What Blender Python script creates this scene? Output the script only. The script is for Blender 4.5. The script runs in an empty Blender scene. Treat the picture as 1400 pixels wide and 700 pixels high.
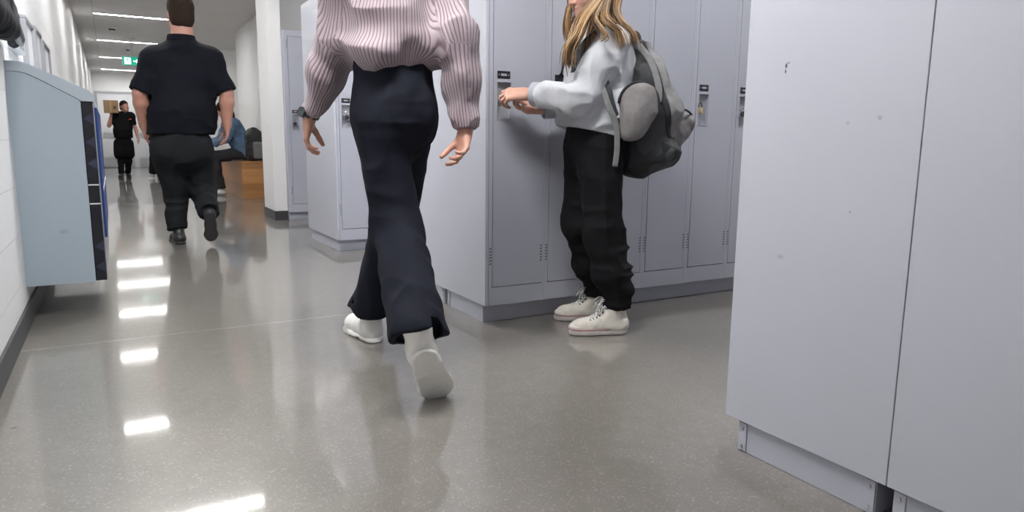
import bpy, bmesh, math, random
import numpy as np
from mathutils import Vector, Matrix
random.seed(7)
S = bpy.context.scene
COL = S.collection
PI = math.pi

# ------------------------------------------------------------------ camera
F_PX, CAM_H = 950.6, 0.85
YAW, PITCH, ROLL = 0.51871, 0.16107, -0.010523
cy_, sy_, cp_, sp_ = math.cos(YAW), math.sin(YAW), math.cos(PITCH), math.sin(PITCH)
fwd = np.array([sy_*cp_, cy_*cp_, -sp_]); rgt = np.array([cy_, -sy_, 0.0]); dwn = np.cross(fwd, rgt)
cr_, sr_ = math.cos(ROLL), math.sin(ROLL)
rgt2, dwn2 = cr_*rgt+sr_*dwn, -sr_*rgt+cr_*dwn
CAMR = np.array([rgt2, dwn2, fwd])


def at(x, y, Y):
    """world point seen at photo pixel (x, y) lying in the plane at distance Y down the corridor"""
    d = CAMR.T @ np.array([(x-700)/F_PX, (y-350)/F_PX, 1.0])
    return np.array([0, 0, CAM_H]) + d*Y/d[1]


cam = bpy.data.cameras.new('camera')
cam.sensor_width = 36; cam.lens = F_PX/1400*36; cam.clip_start = .05
co = bpy.data.objects.new('camera', cam); COL.objects.link(co)
m = Matrix.Identity(4)
for i in range(3):
    m[i][0] = rgt2[i]; m[i][1] = -dwn2[i]; m[i][2] = -fwd[i]
m[2][3] = CAM_H
co.matrix_world = m
S.camera = co

# ------------------------------------------------------------------ materials


def mat(name, col, rough=.5, metal=0, spec=.5, bump=None, var=None, emit=None, coat=0, sss=0, sheen=0):
    """bump=(scale,strength[,stretch]); var=(scale,amount) colour variation"""
    M = bpy.data.materials.new(name); M.use_nodes = True
    nt = M.node_tree; b = nt.nodes['Principled BSDF']
    b.inputs['Base Color'].default_value = (*col, 1)
    b.inputs['Roughness'].default_value = rough
    b.inputs['Metallic'].default_value = metal
    b.inputs['Specular IOR Level'].default_value = spec
    b.inputs['Coat Weight'].default_value = coat
    b.inputs['Sheen Weight'].default_value = sheen
    if sss:
        b.inputs['Subsurface Weight'].default_value = sss
        b.inputs['Subsurface Radius'].default_value = (.02, .008, .005)
        b.inputs['Subsurface Scale'].default_value = .5
    if emit:
        b.inputs['Emission Color'].default_value = (*emit[0], 1); b.inputs['Emission Strength'].default_value = emit[1]
    tc = None
    if bump or var:
        tc = nt.nodes.new('ShaderNodeTexCoord')
    if var:
        n = nt.nodes.new('ShaderNodeTexNoise'); n.inputs['Scale'].default_value = var[0]; n.inputs['Detail'].default_value = 5
        nt.links.new(tc.outputs['Object'], n.inputs['Vector'])
        r = nt.nodes.new('ShaderNodeMapRange'); r.inputs['From Min'].default_value = .3; r.inputs['From Max'].default_value = .7
        r.inputs['To Min'].default_value = 1-var[1]; r.inputs['To Max'].default_value = 1+var[1]
        nt.links.new(n.outputs['Fac'], r.inputs['Value'])
        mx = nt.nodes.new('ShaderNodeMix'); mx.data_type = 'RGBA'; mx.blend_type = 'MULTIPLY'; mx.inputs['Factor'].default_value = 1
        mx.inputs['A'].default_value = (*col, 1)
        nt.links.new(r.outputs['Result'], mx.inputs['B'])
        nt.links.new(mx.outputs['Result'], b.inputs['Base Color'])
    if bump:
        n = nt.nodes.new('ShaderNodeTexNoise'); n.inputs['Scale'].default_value = bump[0]; n.inputs['Detail'].default_value = 4
        nt.links.new(tc.outputs['Object'], n.inputs['Vector'])
        bp = nt.nodes.new('ShaderNodeBump'); bp.inputs['Strength'].default_value = bump[1]; bp.inputs['Distance'].default_value = .002
        nt.links.new(n.outputs['Fac'], bp.inputs['Height']); nt.links.new(bp.outputs['Normal'], b.inputs['Normal'])
    return M


def nodes(M):
    return M.node_tree, M.node_tree.nodes['Principled BSDF']


def nmath(nt, op, a, b=None, c=None):
    n = nt.nodes.new('ShaderNodeMath'); n.operation = op
    for i, v in enumerate((a, b, c)):
        if v is None: continue
        if isinstance(v, (int, float)): n.inputs[i].default_value = v
        else: nt.links.new(v, n.inputs[i])
    return n.outputs[0]


def nmix(nt, fac, A, B, blend='MIX'):
    n = nt.nodes.new('ShaderNodeMix'); n.data_type = 'RGBA'; n.blend_type = blend
    if isinstance(fac, (int, float)): n.inputs['Factor'].default_value = fac
    else: nt.links.new(fac, n.inputs['Factor'])
    for k, v in (('A', A), ('B', B)):
        if isinstance(v, tuple): n.inputs[k].default_value = (*v, 1)
        else: nt.links.new(v, n.inputs[k])
    return n.outputs['Result']


def add_spots(M, spots):
    """dirt marks: (position, (rx,ry,rz), colour, strength, rot) at object coordinates"""
    nt, b = nodes(M)
    tc = nt.nodes.new('ShaderNodeTexCoord')
    src = b.inputs['Base Color'].links[0].from_socket if b.inputs['Base Color'].links else tuple(b.inputs['Base Color'].default_value[:3])
    nz = nt.nodes.new('ShaderNodeTexNoise'); nz.inputs['Scale'].default_value = 120
    nt.links.new(tc.outputs['Object'], nz.inputs['Vector'])
    for pos, rad, col, st in spots:
        s1 = nt.nodes.new('ShaderNodeVectorMath'); s1.operation = 'SUBTRACT'; nt.links.new(tc.outputs['Object'], s1.inputs[0]); s1.inputs[1].default_value = pos
        s2 = nt.nodes.new('ShaderNodeVectorMath'); s2.operation = 'DIVIDE'; nt.links.new(s1.outputs[0], s2.inputs[0]); s2.inputs[1].default_value = rad
        s3 = nt.nodes.new('ShaderNodeVectorMath'); s3.operation = 'LENGTH'; nt.links.new(s2.outputs[0], s3.inputs[0])
        d = nmath(nt, 'ADD', s3.outputs['Value'], nmath(nt, 'MULTIPLY', nmath(nt, 'SUBTRACT', nz.outputs['Fac'], .5), .8))
        r = nt.nodes.new('ShaderNodeMapRange'); r.inputs['From Min'].default_value = 1.15; r.inputs['From Max'].default_value = .5
        r.inputs['To Min'].default_value = 0; r.inputs['To Max'].default_value = st
        nt.links.new(d, r.inputs['Value'])
        src = nmix(nt, r.outputs['Result'], src, col)
    nt.links.new(src, b.inputs['Base Color'])


# ------------------------------------------------------------------ mesh helpers
def link(name, me, material, parent=None, smooth=False, loc=None):
    o = bpy.data.objects.new(name, me); COL.objects.link(o)
    if material is not None:
        me.materials.append(material)
    if smooth:
        me.polygons.foreach_set('use_smooth', [True]*len(me.polygons))
    if loc is not None: o.location = loc
    if parent is not None: o.parent = parent
    return o


def tag(o, label=None, cat=None, group=None, kind=None):
    for k, v in (('label', label), ('category', cat), ('group', group), ('kind', kind)):
        if v: o[k] = v
    return o


def empty(name, loc=(0, 0, 0), rz=0):
    o = bpy.data.objects.new(name, None); COL.objects.link(o); o.location = loc; o.rotation_euler = (0, 0, rz)
    o.empty_display_size = .1
    return o


class MB:
    def __init__(s): s.bm = bmesh.new()

    def box(s, x0, x1, y0, y1, z0, z1, bev=0, seg=1, M=None):
        g = bmesh.ops.create_cube(s.bm, size=1)['verts']
        for v in g: v.co = ((x0+x1)/2+v.co.x*(x1-x0), (y0+y1)/2+v.co.y*(y1-y0), (z0+z1)/2+v.co.z*(z1-z0))
        if bev:
            ed = list({e for v in g for e in v.link_edges})
            r = bmesh.ops.bevel(s.bm, geom=ed, offset=bev, segments=seg, profile=.5, affect='EDGES')
            g = list({v for f in r['faces'] for v in f.verts} | {v for v in g if v.is_valid})
        if M is not None: bmesh.ops.transform(s.bm, matrix=M, verts=g)
        return s

    def cyl(s, a, b, r, r2=None, n=16, cap=True):
        a, b = Vector(a), Vector(b); d = b-a
        g = bmesh.ops.create_cone(s.bm, cap_ends=cap, segments=n, radius1=r, radius2=r if r2 is None else r2, depth=d.length)['verts']
        q = Vector((0, 0, 1)).rotation_difference(d).to_matrix().to_4x4()
        bmesh.ops.transform(s.bm, matrix=Matrix.Translation((a+b)/2) @ q, verts=g)
        return s

    def sph(s, c, r, n=16, sc=(1, 1, 1)):
        g = bmesh.ops.create_uvsphere(s.bm, u_segments=n, v_segments=n//2, radius=r)['verts']
        for v in g: v.co = (c[0]+v.co.x*sc[0], c[1]+v.co.y*sc[1], c[2]+v.co.z*sc[2])
        return s

    def prism(s, pts, axis, a, b):
        """pts 2-D outline extruded along axis from a to b; outline in the two other axes (in xyz order)"""
        def mk(p, t):
            if axis == 'y': return (p[0], t, p[1])
            if axis == 'x': return (t, p[0], p[1])
            return (p[0], p[1], t)
        A = [s.bm.verts.new(mk(p, a)) for p in pts]; B = [s.bm.verts.new(mk(p, b)) for p in pts]
        n = len(pts); s.bm.faces.new(A); s.bm.faces.new(B[::-1])
        for i in range(n): s.bm.faces.new((A[i], B[i], B[(i+1) % n], A[(i+1) % n]))
        return s

    def tube(s, pts, r, n=8, flat=None, cap=True):
        """tube along pts; r number or list; flat=(normal vector, factor) squashes the section along that normal"""
        P = [np.array(p, float) for p in pts]; R = r if isinstance(r, (list, tuple, np.ndarray)) else [r]*len(P)
        up = np.array([.13, .21, .97]); rings = []
        for i, p in enumerate(P):
            t = P[min(i+1, len(P)-1)]-P[max(i-1, 0)]; t = t/(np.linalg.norm(t)+1e-9)
            if flat is not None:
                w = np.array(flat[0], float); w = w-t*(w@t); w /= np.linalg.norm(w)+1e-9; u = np.cross(t, w); fw = flat[1]
            else:
                u = np.cross(t, up); u /= np.linalg.norm(u)+1e-9; w = np.cross(t, u); up = -w if False else up; fw = 1
            rings.append([s.bm.verts.new(tuple(p+R[i]*(math.cos(a)*u+fw*math.sin(a)*w))) for a in [2*PI*k/n for k in range(n)]])
        for A, B in zip(rings, rings[1:]):
            for k in range(n): s.bm.faces.new((A[k], A[(k+1) % n], B[(k+1) % n], B[k]))
        if cap: s.bm.faces.new(rings[0][::-1]); s.bm.faces.new(rings[-1])
        return s

    def build(s, name, material, parent=None, smooth=False, loc=None, auto=None):
        bmesh.ops.recalc_face_normals(s.bm, faces=s.bm.faces)
        if loc is not None:
            bmesh.ops.translate(s.bm, vec=-Vector(loc), verts=s.bm.verts)
        me = bpy.data.meshes.new(name); s.bm.to_mesh(me); s.bm.free()
        o = link(name, me, material, parent, smooth, loc)
        if auto:
            me.polygons.foreach_set('use_smooth', [True]*len(me.polygons)); me.set_sharp_from_angle(angle=math.radians(auto))
        return o


def dup(root, loc=None, rz=None):
    r = root.copy(); COL.objects.link(r)
    if loc is not None: r.location = loc
    if rz is not None: r.rotation_euler = (0, 0, rz)
    for ch in root.children:
        c = ch.copy(); COL.objects.link(c); c.parent = r
        for g in ch.children:
            d = g.copy(); COL.objects.link(d); d.parent = c
    return r


# ------------------------------------------------------------------ implicit surfaces for bodies and cloth
_rng = np.random.RandomState(3)
_NT = _rng.rand(32, 32, 32).astype(np.float32)


def vnoise(p):
    i = np.floor(p).astype(int); f = (p-i).astype(np.float32); f = f*f*(3-2*f); i &= 31; j = (i+1) & 31
    x, y, z = f[:, 0], f[:, 1], f[:, 2]
    c = lambda a, b, d: _NT[a[:, 0], b[:, 1], d[:, 2]]
    return ((c(i, i, i)*(1-x)+c(j, i, i)*x)*(1-y)+(c(i, j, i)*(1-x)+c(j, j, i)*x)*y)*(1-z) + \
           ((c(i, i, j)*(1-x)+c(j, i, j)*x)*(1-y)+(c(i, j, j)*(1-x)+c(j, j, j)*x)*y)*z


def unit(v):
    v = np.array(v, float); return v/(np.linalg.norm(v)+1e-12)


class Field:
    def __init__(s, lo, hi, h):
        s.lo = np.array(lo, float); s.h = h
        s.n = np.ceil((np.array(hi)-s.lo)/h).astype(int)+1
        s.d = np.full(s.n, .2, np.float32)
        s.ax = [(s.lo[i]+h*np.arange(s.n[i])).astype(np.float32) for i in range(3)]

    def win(s, lo, hi):
        a = np.clip(np.floor((np.array(lo)-s.lo)/s.h).astype(int), 0, s.n-1)
        b = np.clip(np.ceil((np.array(hi)-s.lo)/s.h).astype(int)+1, 1, s.n)
        b = np.maximum(b, a+1)
        sl = tuple(slice(a[i], b[i]) for i in range(3))
        X = s.ax[0][sl[0]][:, None, None]; Y = s.ax[1][sl[1]][None, :, None]; Z = s.ax[2][sl[2]][None, None, :]
        return sl, X, Y, Z

    def comb(s, sl, d, k, op):
        D = s.d[sl]
        if op == 'sub': D = -D
        if k > 0:
            h = np.maximum(k-np.abs(D-d), 0)/k; r = np.minimum(D, d)-h*h*k*.25
        else:
            r = np.minimum(D, d)
        s.d[sl] = -r if op == 'sub' else r

    def cone(s, a, b, ra, rb, k=.02, fl=None, flat_ends=False, op='add'):
        a = np.array(a, float); b = np.array(b, float); m = max(ra, rb)*(1.0 if fl is None else max(1, fl[1]))+k+.02
        sl, X, Y, Z = s.win(np.minimum(a, b)-m, np.maximum(a, b)+m)
        ba = b-a; L2 = ba@ba; L = math.sqrt(L2)
        x, y, z = X-a[0], Y-a[1], Z-a[2]
        tr = (x*ba[0]+y*ba[1]+z*ba[2])/L2; t = np.clip(tr, 0, 1)
        if flat_ends: x, y, z = x-tr*ba[0], y-tr*ba[1], z-tr*ba[2]
        else: x, y, z = x-t*ba[0], y-t*ba[1], z-t*ba[2]
        if fl is not None:
            u = unit(fl[0]); q = (x*u[0]+y*u[1]+z*u[2])*(1/fl[1]-1); x, y, z = x+q*u[0], y+q*u[1], z+q*u[2]
        d = np.sqrt(x*x+y*y+z*z)-(ra+(rb-ra)*t)
        if fl is not None: d = d*min(1, fl[1])
        if flat_ends: d = np.maximum(d, np.maximum(-tr*L, (tr-1)*L))
        s.comb(sl, d.astype(np.float32), k, op); return s

    def chain(s, pts, rs, k=.02, fl=None):
        for i in range(len(pts)-1): s.cone(pts[i], pts[i+1], rs[i], rs[i+1], k, fl)
        return s

    def ell(s, c, r, R=None, k=.02, op='add'):
        c = np.array(c, float); r = np.array(r, float); m = r.max()+k+.02
        sl, X, Y, Z = s.win(c-m, c+m)
        x, y, z = X-c[0], Y-c[1], Z-c[2]
        if R is not None:
            R = np.array(R, float); x, y, z = [x*R[i][0]+y*R[i][1]+z*R[i][2] for i in range(3)]
        k0 = np.sqrt((x/r[0])**2+(y/r[1])**2+(z/r[2])**2); k1 = np.sqrt((x/r[0]**2)**2+(y/r[1]**2)**2+(z/r[2]**2)**2)+1e-6
        s.comb(sl, (k0*(k0-1)/k1).astype(np.float32), k, op); return s

    def box(s, c, hf, R=None, r=.005, k=.01, op='add'):
        c = np.array(c, float); hf = np.array(hf, float); m = np.linalg.norm(hf)+k+.02
        sl, X, Y, Z = s.win(c-m, c+m)
        x, y, z = X-c[0], Y-c[1], Z-c[2]
        if R is not None:
            R = np.array(R, float); x, y, z = [x*R[i][0]+y*R[i][1]+z*R[i][2] for i in range(3)]
        q = [np.abs(v)-(hf[i]-r)+0*x*y*z for i, v in enumerate((x, y, z))]
        d = np.sqrt(sum(np.maximum(v, 0)**2 for v in q))+np.minimum(np.maximum(np.maximum(q[0], q[1]), q[2]), 0)-r
        s.comb(sl, d.astype(np.float32), k, op); return s

    def cut(s, p, n, k=0, lo=None, hi=None):
        """keep the side opposite to n"""
        n = unit(n); lo = s.lo if lo is None else lo; hi = s.lo+s.h*s.n if hi is None else hi
        sl, X, Y, Z = s.win(lo, hi)
        d = ((X-p[0])*n[0]+(Y-p[1])*n[1]+(Z-p[2])*n[2]).astype(np.float32)
        s.comb(sl, -d+0*s.d[sl], k, 'sub'); return s

    def rough(s, fn, band=.035):
        """fn(points)->displacement (positive pushes outwards) applied near the surface"""
        i = np.argwhere(np.abs(s.d) < band)
        p = s.lo+i*s.h
        s.d[i[:, 0], i[:, 1], i[:, 2]] -= fn(p).astype(np.float32); return s

    def mesh(s, name, loc=(0, 0, 0), smooth_it=1):
        d = s.d.copy(); d[0] = d[-1] = .1; d[:, 0] = d[:, -1] = .1; d[:, :, 0] = d[:, :, -1] = .1
        ins = d < 0
        c8 = [(i, j, k) for i in (0, 1) for j in (0, 1) for k in (0, 1)]
        nx, ny, nz = s.n-1
        cnt = np.zeros((nx, ny, nz), np.int8)
        for i, j, k in c8: cnt += ins[i:i+nx, j:j+ny, k:k+nz]
        act = (cnt > 0) & (cnt < 8)
        idx = np.argwhere(act)
        ID = np.full(act.shape, -1, np.int64); ID[act] = np.arange(len(idx))
        V = np.zeros((len(idx), 3)); W = np.zeros(len(idx))
        vals = {c: d[idx[:, 0]+c[0], idx[:, 1]+c[1], idx[:, 2]+c[2]] for c in c8}
        for a in c8:
            for ax in range(3):
                if a[ax]: continue
                b = list(a); b[ax] = 1; b = tuple(b)
                va, vb = vals[a], vals[b]; mk = (va < 0) != (vb < 0)
                t = va[mk]/(va[mk]-vb[mk]); P = np.tile(np.array(a, float), (mk.sum(), 1)); P[:, ax] = t
                V[mk] += P; W[mk] += 1
        V = (idx+V/W[:, None])*s.h+s.lo
        quads = []
        for ax in range(3):
            o1, o2 = [(1, 2), (2, 0), (0, 1)][ax]
            sa = [slice(0, None)]*3; sb = [slice(0, None)]*3
            sa[ax] = slice(0, -1); sb[ax] = slice(1, None)
            A = ins[tuple(sa)]; B = ins[tuple(sb)]
            e = np.argwhere(A != B); f = A[e[:, 0], e[:, 1], e[:, 2]]
            def cell(d1, d2):
                q = e.copy(); q[:, o1] -= d1; q[:, o2] -= d2; return ID[q[:, 0], q[:, 1], q[:, 2]]
            Q = np.stack([cell(1, 1), cell(0, 1), cell(0, 0), cell(1, 0)], 1)
            Q[~f] = Q[~f][:, ::-1]
            quads.append(Q)
        Q = np.concatenate(quads); Q = Q[(Q >= 0).all(1)]
        for _ in range(smooth_it):      # light relaxation
            acc = np.zeros_like(V); n_ = np.zeros(len(V))
            for i in range(4):
                np.add.at(acc, Q[:, i], V[Q[:, (i+1) % 4]]+V[Q[:, (i-1) % 4]]); np.add.at(n_, Q[:, i], 2)
            V = V*.5+.5*acc/np.maximum(n_, 1)[:, None]
        loc = np.array(loc, float)
        me = bpy.data.meshes.new(name)
        me.vertices.add(len(V)); me.vertices.foreach_set('co', (V-loc).ravel())
        me.loops.add(len(Q)*4); me.loops.foreach_set('vertex_index', Q.ravel().astype(np.int32))
        me.polygons.add(len(Q)); me.polygons.foreach_set('loop_start', np.arange(0, len(Q)*4, 4, dtype=np.int32))
        me.polygons.foreach_set('loop_total', np.full(len(Q), 4, np.int32))
        me.update(calc_edges=True); me.validate()
        s.V = V
        return me

    def obj(s, name, material, parent=None, loc=(0, 0, 0), smooth_it=1):
        """loc = world base; when parented to a thing placed at loc the child's own offset is zero"""
        me = s.mesh(name, loc, smooth_it)
        return link(name, me, material, parent, True, None if parent is not None else loc)


def folds(specs, seed=0):
    """specs: (axis matrix rows scaled, amplitude); ridged folds of cloth"""
    def fn(p):
        r = np.zeros(len(p))
        for i, (sc, amp, ctr, rad) in enumerate(specs):
            n = vnoise(p*np.array(sc)+seed*3.7+i*11.3)
            n = 1-2*np.abs(n-.5)*2
            w = 1 if ctr is None else np.exp(-((p-np.array(ctr))**2).sum(1)/rad**2)
            r += amp*n*w
        return r
    return fn
# ================================================================== the room
XL, XR, YB, YF, ZC = -0.39, 6.0, -3.2, 24.0, 2.77
KX = 1.485                      # plane of the locker block ends along the corridor

# polished concrete
M_floor = mat('polished_concrete', (.3, .285, .27), .2)
nt, b = nodes(M_floor); tc = nt.nodes.new('ShaderNodeTexCoord')
def tex(scale, detail=5, rough=.5, kind='ShaderNodeTexNoise'):
    n = nt.nodes.new(kind); n.inputs['Scale'].default_value = scale
    if kind == 'ShaderNodeTexNoise': n.inputs['Detail'].default_value = detail; n.inputs['Roughness'].default_value = rough
    nt.links.new(tc.outputs['Object'], n.inputs['Vector']); return n
def rng(sock, a, b_, c, d):
    r = nt.nodes.new('ShaderNodeMapRange')
    for k, v in zip(('From Min', 'From Max', 'To Min', 'To Max'), (a, b_, c, d)): r.inputs[k].default_value = v
    nt.links.new(sock, r.inputs['Value']); return r.outputs['Result']
big = tex(1.1, 4); fine = tex(160, 3, .7); mid = tex(14, 6, .6)
vor = tex(210, kind='ShaderNodeTexVoronoi'); vor2 = tex(75, kind='ShaderNodeTexVoronoi')
c = nmix(nt, rng(big.outputs['Fac'], .3, .7, 0, 1), (.152, .141, .127), (.188, .175, .159))
c = nmix(nt, 1.0, c, rng(mid.outputs['Fac'], .3, .7, .93, 1.07), 'MULTIPLY')
c = nmix(nt, 1.0, c, rng(fine.outputs['Fac'], .3, .7, .86, 1.14), 'MULTIPLY')
sep = nt.nodes.new('ShaderNodeSeparateColor'); nt.links.new(vor.outputs['Color'], sep.inputs[0])
c = nmix(nt, rng(sep.outputs[0], .88, .92, 0, .3), c, (.14, .13, .12))          # dark aggregate grains
c = nmix(nt, rng(sep.outputs[1], .90, .94, 0, .2), c, (.5, .48, .45))           # pale grains
sep2 = nt.nodes.new('ShaderNodeSeparateColor'); nt.links.new(vor2.outputs['Color'], sep2.inputs[0])
c = nmix(nt, nmath(nt, 'MULTIPLY', rng(sep2.outputs[0], .93, .96, 0, .2), rng(vor2.outputs['Distance'], .25, .15, 0, 1)), c, (.55, .52, .48))
xyz = nt.nodes.new('ShaderNodeSeparateXYZ'); nt.links.new(tc.outputs['Object'], xyz.inputs[0])
def line(sock, v, w, soft=.003):
    return rng(nmath(nt, 'ABSOLUTE', nmath(nt, 'SUBTRACT', sock, v)), w+soft, w, 0, 1)
wob = tex(6, 2)
ysk = nmath(nt, 'ADD', xyz.outputs['Y'], nmath(nt, 'MULTIPLY', nmath(nt, 'SUBTRACT', wob.outputs['Fac'], .5), .008))
for yy in (-1.24, 3.33, 7.9, 12.47, 17.04, 21.6):                                # saw-cut joints
    c = nmix(nt, nmath(nt, 'MULTIPLY', line(ysk, yy, .003), rng(mid.outputs['Fac'], .35, .6, .3, .75)), c, (.5, .48, .45))
nt.links.new(c, b.inputs['Base Color'])
nt.links.new(rng(big.outputs['Fac'], .3, .7, .285, .36), b.inputs['Roughness'])
b.inputs['Specular IOR Level'].default_value = .55; b.inputs['Coat Weight'].default_value = .9; b.inputs['Coat Roughness'].default_value = .055; b.inputs['Coat IOR'].default_value = 1.5
bp = nt.nodes.new('ShaderNodeBump'); bp.inputs['Strength'].default_value = .1; bp.inputs['Distance'].default_value = .006
wv = tex(2.2, 2); nt.links.new(wv.outputs['Fac'], bp.inputs['Height']); nt.links.new(bp.outputs['Normal'], b.inputs['Normal'])
def on_floor(px, py):
    d = CAMR.T @ np.array([(px-700)/F_PX, (py-350)/F_PX, 1.0]); t = -CAM_H/d[2]; return (d[0]*t, d[1]*t, 0)
add_spots(M_floor, [(on_floor(19, 585), (.011, .011, .02), (.05, .045, .04), .8), (on_floor(70, 486), (.02, .012, .02), (.09, .08, .07), .5),
                    (on_floor(283, 686), (.01, .008, .02), (.1, .1, .1), .4), (on_floor(1073, 665), (.012, .007, .02), (.09, .08, .08), .5)])

# painted block wall
M_wall = mat('painted_block', (.68, .685, .7), .45)
nt, b = nodes(M_wall); tc = nt.nodes.new('ShaderNodeTexCoord')
xyz = nt.nodes.new('ShaderNodeSeparateXYZ'); nt.links.new(tc.outputs['Object'], xyz.inputs[0])
cmb = nt.nodes.new('ShaderNodeCombineXYZ')
nt.links.new(nmath(nt, 'ADD', xyz.outputs['Y'], .13), cmb.inputs[0]); nt.links.new(xyz.outputs['Z'], cmb.inputs[1])
br = nt.nodes.new('ShaderNodeTexBrick'); nt.links.new(cmb.outputs[0], br.inputs['Vector'])
br.inputs['Scale'].default_value = 1; br.inputs['Brick Width'].default_value = .42; br.inputs['Row Height'].default_value = .21
br.inputs['Mortar Size'].default_value = .003; br.inputs['Mortar Smooth'].default_value = .6; br.offset = .5
c = nmix(nt, nmath(nt, 'MULTIPLY', br.outputs['Fac'], .34), (.68, .685, .7), (.45, .45, .47))
nt.links.new(c, b.inputs['Base Color'])
nz = nt.nodes.new('ShaderNodeTexNoise'); nz.inputs['Scale'].default_value = 60; nt.links.new(tc.outputs['Object'], nz.inputs['Vector'])
bp = nt.nodes.new('ShaderNodeBump'); bp.inputs['Strength'].default_value = .5; bp.inputs['Distance'].default_value = .003
h = nmath(nt, 'SUBTRACT', nmath(nt, 'MULTIPLY', nz.outputs['Fac'], .25), br.outputs['Fac'])
nt.links.new(h, bp.inputs['Height']); nt.links.new(bp.outputs['Normal'], b.inputs['Normal'])

M_paint = mat('white_wall_paint', (.76, .76, .76), .55, bump=(90, .08))
M_paint2 = mat('column_paint', (.82, .82, .82), .5, bump=(90, .08))
M_dark = mat('rubber_baseboard', (.045, .045, .05), .45)

# ceiling with shadow-gap joints between the panels
M_ceil = mat('ceiling_panel', (.6, .59, .58), .6)
nt, b = nodes(M_ceil); tc = nt.nodes.new('ShaderNodeTexCoord')
xyz = nt.nodes.new('ShaderNodeSeparateXYZ'); nt.links.new(tc.outputs['Object'], xyz.inputs[0])
fr = nmath(nt, 'FRACT', nmath(nt, 'DIVIDE', nmath(nt, 'ADD', xyz.outputs['Y'], 20-1.3), 1.66))
ln = rng(nmath(nt, 'ABSOLUTE', nmath(nt, 'SUBTRACT', fr, .5)), .006, .003, 0, .6)
c = nmix(nt, ln, (.6, .59, .58), (.25, .24, .24))
for xx in (-.11, 1.2):
    c = nmix(nt, nmath(nt, 'MULTIPLY', line(xyz.outputs['X'], xx, .004), .55), c, (.25, .24, .24))
nt.links.new(c, b.inputs['Base Color'])

def slab(name, x0, x1, y0, y1, z0, z1, m):
    return tag(MB().box(x0, x1, y0, y1, z0, z1).build(name, m), kind='structure')

slab('floor', XL-.15, XR+.15, YB-.15, YF+.15, -.15, 0, M_floor)
slab('ceiling', XL-.15, XR+.15, YB-.15, YF+.15, ZC, ZC+.15, M_ceil)
slab('wall_left', XL-.15, XL, YB, YF, 0, ZC, M_wall)
slab('wall_right', XR, XR+.15, YB, 8.35, 0, ZC, M_paint)
slab('wall_back', XL-.15, XR+.15, YB-.15, YB, 0, ZC, M_paint)
slab('wall_end', XL-.15, 3.2, YF, YF+.15, 0, ZC, M_paint)
slab('wall_behind_lockers', 1.62, XR, 8.2, 8.35, 0, ZC, M_paint)
slab('wall_bench_side', 2.09, 2.24, 8.35, 13.9, 0, ZC, M_paint)
slab('wall_alcove_side', 3.2, 3.35, 13.75, YF, 0, ZC, M_paint)
slab('wall_alcove_near', 2.24, 3.35, 13.75, 13.9, 0, ZC, M_paint)
slab('wall_alcove_far', 1.98, 3.2, 16.6, 16.75, 0, ZC, M_paint)
slab('wall_corridor_far', 1.98, 2.13, 16.75, YF, 0, ZC, M_paint)
slab('column', KX, 1.615, 7.75, 8.35, 0, ZC, M_paint2)
slab('baseboard_left', XL, XL+.012, YB, YF, 0, .096, M_dark)
slab('baseboard_bench_side', 2.078, 2.09, 8.36, 13.9, 0, .1, M_dark)
slab('baseboard_end', XL+.012, -.32, YF-.012, YF, 0, .1, M_dark)
q = MB(); q.box(KX-.008, KX, 7.742, 8.35, 0, .1); q.box(KX, 1.615, 7.742, 7.75, 0, .1)
tag(q.build('baseboard_column', M_dark), kind='structure')

# double door at the end of the corridor
M_frame = mat('grey_door_frame', (.33, .335, .35), .4)
M_door = mat('pale_door_leaf', (.62, .63, .65), .4)
M_steel = mat('brushed_steel', (.55, .56, .58), .3, metal=.9)
M_glass = mat('wired_glass', (.12, .13, .15), .1)
fx0, fx1, fz = -.33, 1.62, 2.22
q = MB()
q.box(fx0, fx0+.06, YF-.05, YF, 0, fz); q.box(fx1-.06, fx1, YF-.05, YF, 0, fz); q.box(fx0+.06, fx1-.06, YF-.05, YF, fz-.06, fz)
dr = tag(q.build('door_1', M_frame), kind='structure')
for a, c_ in ((fx0+.06, .643), (.647, fx1-.06)):
    lf = MB().box(a, c_, YF-.03, YF-.002, .01, fz-.06).build('door_leaf', M_door, dr)
    MB().box(a+.06, c_-.06, YF-.042, YF-.03, .03, .3).build('kick_plate', M_steel, lf)
    w0 = c_-.3 if a < 0 else a+.14
    MB().box(w0, w0+.17, YF-.04, YF-.03, 1.5, 1.78).build('vision_panel', M_glass, lf)
    q = MB(); q.box(a+.1, c_-.06, YF-.1, YF-.075, .98, 1.03); q.box(a+.1, a+.14, YF-.08, YF-.03, .97, 1.04); q.box(c_-.1, c_-.06, YF-.08, YF-.03, .97, 1.04)
    q.build('push_bar', M_steel, lf)

# ceiling lights
M_lamp = mat('light_diffuser', (1, 1, 1), .5, emit=((1, .985, .96), 34))
M_lamp_far = mat('light_diffuser_bright', (1, 1, 1), .5, emit=((1, .985, .96), 58))
M_alu = mat('white_aluminium', (.7, .7, .7), .4)
def ceiling_light(x0, x1, y, label, group, hw=.04, rot=False, m=M_lamp):
    r = empty('ceiling_light', ((x0+x1)/2, y, ZC)); tag(r, label, 'light', group)
    L = (x1-x0)/2
    q = MB()
    for s_ in (-1, 1): q.box(-L-.012, L+.012, s_*(hw+.006)-.006, s_*(hw+.006)+.006, -.012, 0)
    for s_ in (-1, 1): q.box(s_*(L+.006)-.006, s_*(L+.006)+.006, -hw, hw, -.012, 0)
    q.build('housing', M_alu, r)
    MB().box(-L, L, -hw, hw, -.006, -.0005).build('diffuser', m, r)
    return r
cl = {12.93: 'nearest in view, beside the broad man\'s head', 16.3: 'second in view, before the exit sign', 19.6: 'third in view, behind the exit sign',
      22.95: 'farthest one, against the end wall'}
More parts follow.
